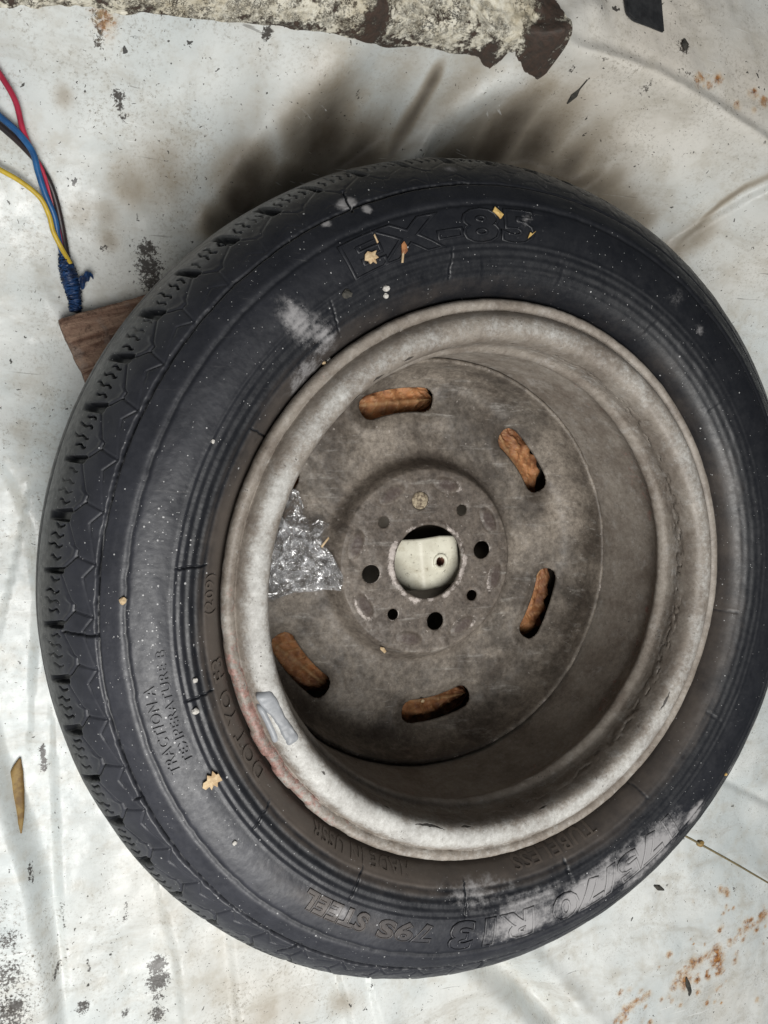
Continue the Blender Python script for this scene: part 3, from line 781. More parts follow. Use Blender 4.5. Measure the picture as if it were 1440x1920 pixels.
# ---- rim: flange and barrel
RIMP = [(.1798, -.0115), (.1820, -.0090), (.1828, -.0050), (.1819, -.0026), (.1802, -.0028), (.1786, -.0044), (.1770, -.0052), (.1753, -.0040), (.1736, -.0006), (.1712, .0020),
        (.1680, .0031), (.1645, .0029), (.1619, .0017), (.1604, -.0010), (.1595, -.0060), (.1592, -.0115), (.1600, -.0180), (.1592, -.0240), (.1563, -.0282), (.1559, -.0305), (.1575, -.0330), (.1612, -.0375), (.1626, -.0420), (.1630, -.0480), (.1622, -.0600),
        (.1612, -.0780), (.1602, -.0900), (.1595, -.1020), (.1580, -.1120), (.1585, -.1250), (.1640, -.1380), (.1760, -.1420), (.1815, -.1470)]
def build_rim():
    P = smooth_path(RIMP, 260)
    nu = len(P); nv = 1200
    A = np.linspace(0, 2 * math.pi, nv, endpoint=False)
    R = np.repeat(P[:, 0][:, None], nv, 1); Z = np.repeat(P[:, 1][:, None], nv, 1); TH = np.repeat(A[None], nu, 0)
    deg = np.degrees(TH) % 360
    adiff = lambda d0: (deg - d0 + 180) % 360 - 180
    ca, sa = np.cos(TH), np.sin(TH)
    n = fbm(ca * R * 60 + 30, sa * R * 60 + Z * 60, 4, 80)
    nf = fbm(ca * R * 300 + 30, sa * R * 300 + Z * 300, 3, 85)
    lip = sstep(.1760, .1790, R) * (Z > -.02)
    chipped = np.exp(-(adiff(212) / 22) ** 2)
    ji = fbm(TH * 26, TH * 0, 3, 90)
    stepn = sstep(0.0, 0.03, fbm(TH * 14, TH * 0 + 5, 2, 93))
    R = R + lip * (0.00030 * ji + 0.0011 * chipped * (stepn - .5))
    Z = Z + lip * (0.00035 * fbm(TH * 20, TH * 0 + 9, 3, 95)) + 0.0007 * n * (Z < -.004)
    R = R + 0.0006 * n * (Z < -.02) + 0.00015 * nf
    # flaked edge along the inside of the flange
    edge = np.exp(-((P[:, 1] + .012) / .004) ** 2)[:, None] * ((P[:, 0] < .162)[:, None])
    R = R + edge * 0.0008 * sstep(0.05, 0.16, fbm(TH * 24, Z * 300, 3, 97))
    V = np.stack([R * ca, R * sa, Z], -1).reshape(-1, 3)
    faceband = np.exp(-((P[:, 0] - .1668) / .0066) ** 2)[:, None] * (P[:, 1] > -.03)[:, None]
    outer = sstep(.1770, .1785, P[:, 0])[:, None] * (P[:, 1] > -.02)[:, None]
    side = 0.40 + 0.50 * np.exp(-(adiff(222) / 62) ** 2) + 0.12 * np.exp(-(adiff(300) / 50) ** 2) - 0.06 * np.exp(-(adiff(80) / 60) ** 2) + 0.25 * n
    pale = np.clip(faceband * side * 1.15 + 0.38 * outer * side, 0, 1)
    midb = np.exp(-((P[:, 1] + .018) / .012) ** 2)[:, None] * (P[:, 0] < .165)[:, None]
    pale = np.maximum(pale, 0.28 * midb)
    rust = outer * (0.16 + 0.36 * np.exp(-(adiff(208) / 26) ** 2))
    rust = np.maximum(rust, 0.36 * np.exp(-((P[:, 1] + .045) / .02) ** 2)[:, None] * (P[:, 0] < .164)[:, None] * sstep(0, .25, fbm(TH * 9, Z * 100, 3, 99)))
    chip = np.zeros_like(pale)
    parc = np.r_[0, np.cumsum(np.hypot(*np.diff(P, axis=0).T))][:, None]
    i0 = int(np.argmin(np.hypot(P[:, 0] - .1612, P[:, 1] - .0006)))
    for c0, c1, off, bow in ((130, 136.5, 0, .5), (125, 128.5, -.001, -.3), (146, 150.5, .001, .8), (117, 120, -.0015, .2), (-113, -104, -.002, 1.0), (-152, -149, .001, .6), (-121, -119, .002, .4), (-36, -30, -.002, -.8),
                             (-100, -97, 0, .3), (-140, -138.6, -.004, .5), (-163, -161, .001, .4), (97, 101, .006, .2), (106, 111, .005, .3), (88, 91, .007, .1), (174, 176, .001, .4), (-78, -75, .001, .3)):
        mid, hw = (c0 + c1) / 2, abs(c1 - c0) / 2
        q = adiff(mid) / hw
        line = parc[i0] + off + bow * .0012 * (1 - q ** 2) + .0006 * fbm(TH * 90, TH * 0 + mid, 2, 140)
        chip = np.maximum(chip, (np.abs(q) < 1) * np.exp(-((parc - line) / (.00085 * (1.05 - np.abs(np.clip(q, -1, 1))))) ** 2))
    me = grid_mesh('rim', V, nu, nv, wrap=True, attrs=dict(chip=chip, pale=pale, rust=np.clip(rust, 0, 1)))
    me.flip_normals()
    o = link('rim', me, M_RIM, wheel)
    sm = o.modifiers.new('thickness', 'SOLIDIFY'); sm.thickness = 0.002; sm.offset = -1
    return o
rim = build_rim()

# ---- disc with slots and bolt holes
SLOTS = [100.0 - 60 * k + 0.3 for k in range(6)]
BOLT0 = 10.0
ZH = -.1158
DISCP = [(.0292, ZH), (.0480, ZH), (.0700, ZH - .0002), (.0735, ZH - .0010), (.0762, ZH - .0048), (.0786, ZH - .0105), (.0818, ZH - .0158), (.0875, ZH - .0180), (.0970, ZH - .0184), (.1150, ZH - .0180), (.1290, ZH - .0182), (.1390, ZH - .0165),
         (.1455, ZH - .0105), (.1500, ZH - .0020), (.1522, .0080 + ZH), (.1533, .0160 + ZH), (.1540, .0182 + ZH), (.1556, .0188 + ZH), (.1569, .0178 + ZH), (.1574, .0150 + ZH), (.1577, .0080 + ZH)]
def build_disc():
    P = smooth_path(DISCP, 900)
    arc = np.r_[0, np.cumsum(np.hypot(*np.diff(P, axis=0).T))]
    s = np.linspace(0, arc[-1], 190)
    pr = np.interp(s, arc, P[:, 0]); pz = np.interp(s, arc, P[:, 1])
    nu = len(pr); nv = 960
    A = np.linspace(0, 2 * math.pi, nv, endpoint=False)
    R = np.repeat(pr[:, None], nv, 1); Z = np.repeat(pz[:, None], nv, 1); TH = np.repeat(A[None], nu, 0)
    X = R * np.cos(TH); Y = R * np.sin(TH)
    def sdf(X, Y):
        r = np.hypot(X, Y); a = np.arctan2(Y, X)
        best = np.full(X.shape, 1.0)
        for d0 in SLOTS:                                      # curved slot = thick arc, boxy with rounded ends
            da = (a - math.radians(d0) + math.pi) % (2 * math.pi) - math.pi
            qx = np.abs(da * .128) - (.0318 - .0082); qy = np.abs(r - .1280) - (.0096 - .0082)
            d = np.hypot(np.maximum(qx, 0), np.maximum(qy, 0)) + np.minimum(np.maximum(qx, qy), 0) - .0082
            best = np.minimum(best, d)
        hs = [(.049, BOLT0 + 90 * k, .0072) for k in range(4)]
        hs += [(.0500, BOLT0 + 45 + 90 * k - (0 if k != 1 else 4), .0044) for k in range(4)]
        for rr, dg, rad in hs:
            cx, cy = rr * math.cos(math.radians(dg)), rr * math.sin(math.radians(dg))
            best = np.minimum(best, np.hypot(X - cx, Y - cy) - rad)
        return best
    for _ in range(3):                                         # snap nearby vertices to the outline
        d = sdf(X, Y)
        e = 1e-5
        gx = (sdf(X + e, Y) - sdf(X - e, Y)) / (2 * e); gy = (sdf(X, Y + e) - sdf(X, Y - e)) / (2 * e)
        m = np.abs(d) < 0.00046
        X = np.where(m, X - d * gx, X); Y = np.where(m, Y - d * gy, Y)
    d = sdf(X, Y)
    rr = np.hypot(X, Y); th = np.arctan2(Y, X)
    slotd = np.where(rr > .1, d, 1.0); boltd = np.where(rr < .08, d, 1.0)
    Z = Z - 0.0032 * np.exp(-np.maximum(slotd, 0) / .0045) * (rr > .1) + 0.0009 * np.exp(-((slotd - .009) / .004) ** 2)
    Z = Z - 0.0009 * np.exp(-np.maximum(boltd, 0) / .0012) * (rr < .08)
    # swellings between the slots
    for d0 in SLOTS:
        da = (np.degrees(th) - d0 - 30 + 180) % 360 - 180
        Z = Z + 0.0028 * np.exp(-(da / 11) ** 2) * np.exp(-((rr - .122) / .016) ** 2)
    # coined ovals on the hub face
    crust = np.zeros_like(rr); dk = np.zeros_like(rr)
    for k in range(8):
        a0 = math.radians(BOLT0 + 22 + 45 * k); cx, cy = .0625 * math.cos(a0), .0625 * math.sin(a0)
        lx = (X - cx) * -math.sin(a0) + (Y - cy) * math.cos(a0); ly = (X - cx) * math.cos(a0) + (Y - cy) * math.sin(a0)
        q = np.hypot(lx / .0105, ly / .0052)
        Z = Z + 0.0008 * sstep(1.15, .7, q) - 0.0004 * np.exp(-((q - 1.15) / .15) ** 2)
        crust = np.maximum(crust, (0.52 + .2 * math.sin(k * 2.3)) * np.exp(-((q - 1.1) / .45) ** 2)); dk = np.maximum(dk, sstep(1.1, .5, q))
    Z = Z + 0.0007 * np.exp(-((rr - .0312) / .0015) ** 2)
    crust = np.maximum(crust, 0.85 * np.exp(-((rr - .0318) / .0036) ** 2))
    crust = np.maximum(crust, 0.6 * np.exp(-(np.maximum(boltd, 0) / .0012)) * (rr < .08))
    crust = np.maximum(crust, 0.42 * np.exp(-((rr - .1556) / .002) ** 2))
    crust = np.clip(crust * (0.72 + 1.5 * fbm(X * 85, Y * 85, 3, 133)), 0, 1)
    pad = sstep(.098, .062, rr)
    n = fbm(X * 50, Y * 50, 4, 120)
    Z = Z + 0.0012 * n * sstep(.03, .05, rr) + 0.00025 * fbm(X * 350, Y * 350, 3, 125)
    dflat = d.ravel()
    def keep(Q): return dflat[Q].mean(1) > 1e-5
    V = np.stack([X, Y, Z], -1).reshape(-1, 3)
    me = grid_mesh('wheel_disc', V, nu, nv, wrap=True, attrs=dict(crust=crust, pad=pad, dk=dk), keep=keep)
    o = link('wheel_disc', me, M_DISC, wheel)
    me.update()
    if me.polygons[len(me.polygons) // 3].normal.z < 0: me.flip_normals()
    sm = o.modifiers.new('thickness', 'SOLIDIFY'); sm.thickness = 0.0035; sm.offset = -1
    return o
disc = build_disc()

# rusted plug sitting in one bolt hole
def build_plug():
    a = math.radians(BOLT0 + 90); cx, cy = .049 * math.cos(a), .049 * math.sin(a)
    V = [(cx, cy, ZH - .0004)]; F = []; k = 28
    prof = [(.0045, -.0003), (.0066, -.0008), (.0070, -.0022), (.0070, -.006)]
    for r, dz in prof:
        for j in range(k):
            t = 2 * math.pi * j / k
            V.append((cx + r * math.cos(t), cy + r * math.sin(t), ZH + dz + 0.0003 * math.sin(5 * t + r * 900)))
    for j in range(k): F.append((0, 1 + j, 1 + (j + 1) % k))
    for i in range(len(prof) - 1):
        for j in range(k):
            F.append((1 + i * k + j, 1 + (i + 1) * k + j, 1 + (i + 1) * k + (j + 1) % k, 1 + i * k + (j + 1) % k))
    o = link('bolt_hole_plug', py_mesh('bolt_hole_plug', V, F), M_PLUG, disc)
    o['label'] = 'beige speckled plug filling the upper bolt hole'
build_plug()

# ---- balance weight clipped on the flange
def polar(R, deg, z): return np.array([R * math.cos(math.radians(deg)), R * math.sin(math.radians(deg)), z])
def arc_solid(name, a0, a1, section, mat, parent, n=44, taper=0.25, wob=0.0004, seed=5):
    """section: function f(t)-> list of (R,z) closed loop"""
    V = []; F = []
    k = len(section(0.5))
    for i in range(n):
        t = i / (n - 1)
        s = section(t)
        cR = sum(p[0] for p in s) / k; cz = min(p[1] for p in s)
        e = min(1.0, math.sqrt(max(0.0, 1 - (1 - min(t, 1 - t) / taper) ** 2)) if min(t, 1 - t) < taper else 1.0)
        e = 0.12 + 0.88 * e
        for j, (R, z) in enumerate(s):
            w = wob * float(vnoise(np.array(i * .35), np.array(j * .8), seed))
            V.append(polar(cR + (R - cR) * e + w, a0 + (a1 - a0) * t, cz + (z - cz) * e + w))
    for i in range(n - 1):
        for j in range(k):
            F.append((i * k + j, (i + 1) * k + j, (i + 1) * k + (j + 1) % k, i * k + (j + 1) % k))
    F.append(tuple(range(k))); F.append(tuple((n - 1) * k + j for j in range(k))[::-1])
    me = py_mesh(name, V, F)
    bm = bmesh.new(); bm.from_mesh(me); bmesh.ops.recalc_face_normals(bm, faces=bm.faces[:]); bm.to_mesh(me); bm.free()
    return link(name, me, mat, parent)
def sec_weight(t):
    c = .1712 - .0048 * t - .0016 * math.sin(t * math.pi)
    w = .0046 - .0014 * t + .0006 * math.sin(t * 9)
    return [(c + w * math.copysign(abs(math.cos(a)) ** .6, math.cos(a)), .0036 + max(-.0065, (.0030 - .0006 * t) * math.copysign(abs(math.sin(a)) ** .6, math.sin(a)))) for a in np.linspace(0, 2 * math.pi, 16, endpoint=False)]
weight = arc_solid('balance_weight', -162.0, -148.5, sec_weight, M_LEAD, wheel, taper=.10, wob=.0009)
weight['label'] = 'grey lead balance weight clipped on the flange'
def sec_clip(t):
    c = .1748 - .0012 * math.sin(t * math.pi)
    return [(c + .0022 * math.cos(a), .0018 + .0026 * math.sin(a)) for a in np.linspace(0, 2 * math.pi, 10, endpoint=False)]
set_clip = arc_solid('weight_clip', -159.5, -150.5, sec_clip, M_LEAD, weight, taper=.2, n=26)

# =================================================================== spare wheel mounting bracket seen through the hub
def build_bracket():
    root = bpy.data.objects.new('mounting_bracket', None); C.objects.link(root)
    root.empty_display_size = .02
    zt = -.131
    c = at(826, 1053, zt)
    root.location = (c[0], c[1], ZF)
    tag(root, 'cream painted steel bracket with a threaded hole seen through the wheel hub', 'bracket')
    h0 = zt - ZF
    # strap section along local x : bends down on the left; half width along y
    ax = math.radians(8)
    xs = np.r_[np.linspace(-.042, -.02, 12), np.linspace(-.018, .0165, 26)]
    def zx(x): return h0 - .0002 - (math.sqrt((x + .0165) ** 2 + .0018 ** 2) - (x + .0165)) * .42
    def hw(x): return .0212 - .0022 * max(0, (x - .002) / .0145)
    V = []; F = []
    ny = 25
    R0 = .0056
    ys = np.linspace(-1, 1, ny)
    idx = {}
    for i, x in enumerate(xs):
        for j, y in enumerate(ys):
            px, py = x, y * hw(x)
            d = math.hypot(px, py)
            if d < R0 * 1.35 and d > 1e-6:            # push out of the hole
                px, py = px / d * R0, py / d * R0
            elif d <= 1e-6: px, py = R0, 0
            z = zx(px) - 0.0006 * abs(y) ** 14 + 0.0005 * math.exp(-((d - .0062) / .0012) ** 2)
            V.append((px * math.cos(ax) - py * math.sin(ax), px * math.sin(ax) + py * math.cos(ax), z))
    for i in range(len(xs) - 1):
        for j in range(ny - 1):
            q = (i * ny + j, (i + 1) * ny + j, (i + 1) * ny + j + 1, i * ny + j + 1)
            cxm = sum(xs[k // ny] for k in q) / 4; cym = sum(ys[k % ny] * hw(xs[k // ny]) for k in q) / 4
            if math.hypot(cxm, cym) < R0 * 1.0: continue
            F.append(q)
    plate = link('bracket_plate', py_mesh('bracket_plate', V, F), M_CREAM, root)
    sm = plate.modifiers.new('thickness', 'SOLIDIFY'); sm.thickness = .0025; sm.offset = -1
    # welded nut under and around the hole
    V = []; F = []; k = 32
    prof = [(.0038, -.012), (.0038, -.0005), (.0044, .0010), (.0062, .0012), (.0068, .0004), (.0070, -.002), (.0070, -.012)]
    for r, z in prof:
        for j in range(k):
            t = 2 * math.pi * j / k
            V.append((r * math.cos(t), r * math.sin(t), h0 + z))
    for i in range(len(prof) - 1):
        for j in range(k): F.append((i * k + j, i * k + (j + 1) % k, (i + 1) * k + (j + 1) % k, (i + 1) * k + j))
    nut = link('weld_nut', py_mesh('weld_nut', V, F), M_CREAM, root)
    V = []; F = []
    for z in np.linspace(-.0115, -.0004, 40):
        for j in range(24):
            t = 2 * math.pi * j / 24
            r = .00375 - .00035 * (0.5 + 0.5 * math.sin(z * 2 * math.pi / .0011 + t))
            V.append((r * math.cos(t), r * math.sin(t), h0 + z))
    for i in range(39):
        for j in range(24): F.append((i * 24 + j, (i + 1) * 24 + j, (i + 1) * 24 + (j + 1) % 24, i * 24 + (j + 1) % 24))
    F.append(tuple(range(24)))
    link('thread', py_mesh('thread', V, F), M_RUSTY, nut)
    # legs down to the floor
    for cx, cy, wx, wy in ((-.003, -.019, .012, .0016), (-.038, 0, .0016, .016)):
        bm = bmesh.new(); bmesh.ops.create_cube(bm, size=1)
        hh = zx(cx) - .003
        for v in bm.verts:
            flare = 1.25 if v.co.z < 0 else 1.0
            v.co = (cx + v.co.x * wx * 2 * flare, cy + v.co.y * wy * 2 - (.004 if v.co.z < 0 and wy < .01 else 0), hh / 2 + v.co.z * hh)
        bmesh.ops.bevel(bm, geom=bm.edges[:], offset=.0006, segments=2, affect='EDGES')
        me = bpy.data.meshes.new('bracket_leg'); bm.to_mesh(me); bm.free()
        link('bracket_leg', me, M_CREAM, root)
build_bracket()

# =================================================================== dry leaves under the slots
LEAFTXT = ['showing through the top slot of the rim', 'showing through the upper right slot of the rim', 'showing through the lower right slot of the rim',
           'showing through the bottom slot of the rim', 'showing through the lower left slot of the rim', 'half hidden in the left slot above the plastic wrap']
def build_leaf(k, deg):
    rs = np.random.RandomState(40 + k)
    nu, nv = 46, 30
    L, W_ = .082, .046
    U = np.linspace(0, 1, nu); S = np.linspace(-1, 1, nv)
    u, s = np.meshgrid(U, S, indexing='ij')
    wid = W_ / 2 * (np.sin(np.pi * u ** .85) ** .7) * (1 + .1 * np.sin(u * 38 + k)) + .0006
    x = (u - .5) * L; y = s * wid
    vein = np.exp(-(y / .0009) ** 2) + 0.8 * np.exp(-(((u * 9 - np.abs(s) * 1.6) % 1 - .5) / .07) ** 2) * (np.abs(s) < .9)
    z = .0110 - 4.0 * y ** 2 - 3.0 * x ** 2 + .0065 * fbm(u * 8 + k * 3, s * 4, 4, 200 + k) + .0012 * vein
    ang = rs.uniform(-.25, .25)
    me = grid_mesh('dry_leaf', np.stack([x * math.cos(ang) - y * math.sin(ang), x * math.sin(ang) + y * math.cos(ang), np.maximum(z, 0.0005)], -1).reshape(-1, 3), nu, nv, attrs=dict(vein=np.clip(vein, 0, 1)))
    o = link('dry_leaf', me, M_LEAF)
    me.flip_normals()
    o.location = polar(.127, deg, ZF + .0025)
    o.rotation_euler = (0, 0, math.radians(deg + 90))
    tag(o, 'rust brown dry leaf ' + LEAFTXT[k], 'leaf', 'dry leaves under the wheel')
for k, dg_ in enumerate(SLOTS): build_leaf(k, dg_)

# =================================================================== crumpled clear plastic in the rim
def plastic_material():
    m = bpy.data.materials.new('clear_plastic_film'); m.use_nodes = True
    t = m.node_tree; t.nodes.clear()
    out = t.nodes.new('ShaderNodeOutputMaterial')
    tr = t.nodes.new('ShaderNodeBsdfTransparent'); tr.inputs[0].default_value = (.93, .94, .96, 1)
    gl = t.nodes.new('ShaderNodeBsdfGlossy'); gl.inputs['Roughness'].default_value = .24; gl.inputs[0].default_value = (1, 1, 1, 1)
    df = t.nodes.new('ShaderNodeBsdfDiffuse'); df.inputs[0].default_value = (.72, .73, .75, 1)
    co = t.nodes.new('ShaderNodeTexCoord')
    vo = t.nodes.new('ShaderNodeTexVoronoi'); vo.feature = 'F2'; vo.inputs['Scale'].default_value = 75
    no = t.nodes.new('ShaderNodeTexNoise'); no.inputs['Scale'].default_value = 60; no.inputs['Detail'].default_value = 5; no.inputs['Distortion'].default_value = 1.5
    ad = t.nodes.new('ShaderNodeMath'); ad.operation = 'ADD'
    bu = t.nodes.new('ShaderNodeBump'); bu.inputs['Strength'].default_value = 1; bu.inputs['Distance'].default_value = .007
    t.links.new(co.outputs['Object'], vo.inputs['Vector']); t.links.new(co.outputs['Object'], no.inputs['Vector'])
    t.links.new(vo.outputs[0], ad.inputs[0]); t.links.new(no.outputs[0], ad.inputs[1]); t.links.new(ad.outputs[0], bu.inputs['Height'])
    t.links.new(bu.outputs[0], gl.inputs['Normal'])
    mr = t.nodes.new('ShaderNodeMapRange'); mr.inputs[1].default_value = .42; mr.inputs[2].default_value = .64; mr.inputs[3].default_value = .06; mr.inputs[4].default_value = .75
    t.links.new(no.outputs[0], mr.inputs[0])
    m1 = t.nodes.new('ShaderNodeMixShader'); t.links.new(mr.outputs[0], m1.inputs[0]); t.links.new(tr.outputs[0], m1.inputs[1]); t.links.new(df.outputs[0], m1.inputs[2])
    m2 = t.nodes.new('ShaderNodeMixShader'); m2.inputs[0].default_value = .42
    t.links.new(m1.outputs[0], m2.inputs[1]); t.links.new(gl.outputs[0], m2.inputs[2]); t.links.new(m2.outputs[0], out.inputs[0])
    return m
def build_plastic():
    # outline in survey pixels on the disc level
    OUT = [(548, 915), (566, 925), (578, 950), (585, 985), (606, 972), (622, 985), (612, 1010), (628, 1050), (637, 1100), (628, 1108), (560, 1118), (505, 1132), (490, 1090), (492, 1030), (510, 960), (530, 925)]
    n = 64
    cx, cy = 560, 1030
    V = []; F = []
    ring = smooth_path(OUT + [OUT[0]], n + 1)[:-1]
    rings = 26
    def zat(x, y):
        r = math.hypot(x, y)
        return float(np.interp(r, [p[0] for p in DISCP[:14]], [p[1] for p in DISCP[:14]]))
    for i in range(rings + 1):
        f = i / rings
        for j in range(n):
            u = cx + (ring[j][0] - cx) * f; v = cy + (ring[j][1] - cy) * f
            p = at(u, v, -.118)
            rr = math.hypot(p[0], p[1])
            if rr > .1515: p[0] *= .1515 / rr; p[1] *= .1515 / rr
            z = zat(p[0], p[1]) + .003
            c = float(fbm(np.array(p[0] * 90), np.array(p[1] * 90), 3, 300))
            rid = 1 - abs(float(fbm(np.array(p[0] * 120 + 9), np.array(p[1] * 120), 2, 310))) * 4
            z += max(0, .012 * (1 - f ** 3) + .017 * c + .009 * max(rid, 0) * (1 - f ** 4))
            V.append((p[0], p[1], z))
    for i in range(rings):
        for j in range(n):
            F.append((i * n + j, (i + 1) * n + j, (i + 1) * n + (j + 1) % n, i * n + (j + 1) % n))
    me = py_mesh('plastic_wrap', V, F, smooth=False)
    o = link('plastic_wrap', me, plastic_material())
    tag(o, 'crumpled clear plastic film lying in the left side of the rim', 'plastic film')
build_plastic()

# =================================================================== bitumen mat along the top
def build_mat():
    edge_px = [(-260, 5), (-100, 12), (0, 12), (60, 14), (130, 10), (190, 17), (215, 24), (300, 26), (420, 40), (520, 52), (600, 62), (690, 82), (760, 84), (830, 98), (890, 106), (905, 122), (922, 126), (940, 112), (958, 98), (972, 112), (985, 135), (1008, 146), (1028, 132), (1045, 100), (1050, 70), (1040, 40), (1036, 0), (1040, -60)]
    E_ = np.array([on_panel(u, v) for u, v in edge_px])
    n = 420; m = 90
    Ed = smooth_path(E_, n)
    rs = fbm(np.linspace(0, 60, n), np.zeros(n), 4, 400)
    # spine well above the picture
    t = np.linspace(0, 1, n)
    top = np.stack([np.interp(t, [0, .75, 1], [-.46, .02, .03]), np.interp(t, [0, .7, 1], [.46, .50, .45]), np.zeros(n)], -1)
    V = np.zeros((m, n, 3)); bare = np.zeros((m, n))
    for i in range(m):
        f = (i / (m - 1)) ** 1.6
        P = Ed * (1 - f) + top * f
        V[i] = P
    V[:, :, 1] += 0.0014 * rs[None] * np.linspace(1, 0, m)[:, None] ** 2
    X, Y = V[..., 0], V[..., 1]
    base = panel_z(X, Y)
    dist = np.hypot(X - Ed[None, :, 0], Y - Ed[None, :, 1])
    th = 0.0075 * np.sqrt(np.clip(dist / .006, 0, 1)) - 0.0004
    lump = 0.012 * np.maximum(fbm(X * 22, Y * 22, 4, 410), -.3) * sstep(0, .02, dist) + 0.0022 * fbm(X * 130, Y * 130, 3, 420) * sstep(0, .004, dist)
    V[..., 2] = base + th + lump + .004 * sstep(0, .02, dist)
    V[0, :, 2] = base[0] - .001
    for u, v, ru, s in ((1005, 100, 42, .95), (1020, 20, 32, .9), (1010, 140, 30, .8), (905, 110, 22, .75), (880, 55, 26, .6), (690, 72, 34, .5), (800, 15, 40, .35), (20, 5, 30, .5), (190, 10, 26, .6), (620, 30, 40, .35), (560, 20, 40, .2), (440, 30, 24, .3), (740, 45, 30, .3)):
        p = on_panel(u, v)
        bare = np.maximum(bare, s * np.exp(-((X - p[0]) ** 2 + (Y - p[1]) ** 2) / (ru * .00042) ** 2))
    bare = np.maximum(bare, 0.42 * np.exp(-(dist / .004) ** 2))
    me = grid_mesh('sound_deadening_mat', V.reshape(-1, 3), m, n, attrs=dict(bare=bare))
    me.update()
    if me.polygons[m * n // 2].normal.z < 0: me.flip_normals()
    o = link('sound_deadening_mat', me, M_MAT)
    tag(o, 'cracked cream painted bitumen mat with dark brown torn edge along the top', 'mat')
build_mat()

# =================================================================== black slot cover at upper right
def build_cover():
    px = [(1163, -60), (1166, 5), (1170, 30), (1182, 43), (1210, 53), (1240, 65), (1236, 20), (1230, -60)]
    P = [on_panel(u, v) for u, v in px]
    bm = bmesh.new()
    vs = [bm.verts.new((p[0], p[1], p[2] + .001)) for p in P]
    f = bm.faces.new(vs)
    if f.normal.z < 0: f.normal_flip()
    ex = bmesh.ops.extrude_face_region(bm, geom=[f])
    for v in ex['geom']:
        if isinstance(v, bmesh.types.BMVert): v.co.z += .0035
    bmesh.ops.recalc_face_normals(bm, faces=bm.faces[:])
    bmesh.ops.bevel(bm, geom=[e for e in bm.edges], offset=.0012, segments=2, affect='EDGES')
    me = bpy.data.meshes.new('rubber_plug'); bm.to_mesh(me); bm.free()
    o = link('rubber_plug', me, M_BLACK)
    tag(o, 'black rubber strip end lying on the boot floor at the upper right', 'rubber strip')
build_cover()

# =================================================================== wiring
def build_wires():
    root = bpy.data.objects.new('wiring_harness', None); C.objects.link(root)
    root.empty_display_size = .02
    b = on_panel(140, 560); root.location = b
    tag(root, 'bundle of red, blue, yellow and black wires taped together beside the wood', 'wires')
    def wire(name, px, rad, mat, lifts):
        pts = [on_panel(u, v, l) - b for (u, v), l in zip(px, lifts)]
        return link(name, tube_mesh(name, pts, rad, 120, 12), mat, root)
    wire('red_wire', [(-40, 95), (0, 150), (30, 200), (45, 255), (65, 300), (82, 330), (98, 380), (112, 440), (122, 500)], 0.00180, M_RED, [.012, .010, .009, .008, .007, .006, .004, .004, .004])
    wire('blue_wire', [(-40, 195), (0, 230), (35, 260), (62, 295), (72, 330), (85, 370), (102, 410), (110, 450), (125, 510)], 0.00205, M_BLUE, [.014, .012, .011, .010, .009, .008, .006, .005, .004])
    wire('black_wire', [(-40, 212), (0, 243), (30, 268), (55, 292), (72, 312), (92, 345), (106, 385), (118, 440), (130, 510)], 0.00213, M_BLACKW, [.009, .008, .007, .006, .006, .005, .005, .004, .004])
    wire('yellow_wire', [(-40, 305), (0, 328), (40, 350), (75, 378), (92, 410), (100, 440), (115, 470), (132, 500)], 0.00164, M_YELLOW, [.013, .012, .011, .010, .009, .009, .008, .0085])
    wire('tape_wrap', [(118, 478), (124, 500), (130, 522), (136, 545), (140, 566), (141, 586)], [.003, .0048, .0058, .0054, .0042, .0040], M_TAPE, [.005] * 6).data
    t = [o for o in root.children if o.name.startswith('tape_wrap')][0]
    rng = np.random.RandomState(3)
    for v in t.data.vertices:
        v.co += Vector(rng.normal(0, .00045, 3))
    # loose tail of tape
    pts = [(140, 545, .004), (150, 535, .007), (158, 525, .008), (166, 517, .007), (174, 520, .005)]
    P = smooth_path([on_panel(u, v, l) - b for u, v, l in pts], 14)
    V = []; F = []
    for i, p in enumerate(P):
        w = .0055 * (1 - .75 * i / 13) + .001 * math.sin(i * 1.7)
        V += [p + np.array([0.3 * w, -w, -.001]), p + np.array([0, 0, .0012 * math.sin(i)]), p + np.array([-.3 * w, w * .6, .001])]
    for i in range(13):
        for j in range(2): F.append((i * 3 + j, i * 3 + j + 1, (i + 1) * 3 + j + 1, (i + 1) * 3 + j))
    o = link('tape_tail', py_mesh('tape_tail', V, F, False), M_TAPE, root)
    sm = o.modifiers.new('thickness', 'SOLIDIFY'); sm.thickness = .0004
build_wires()

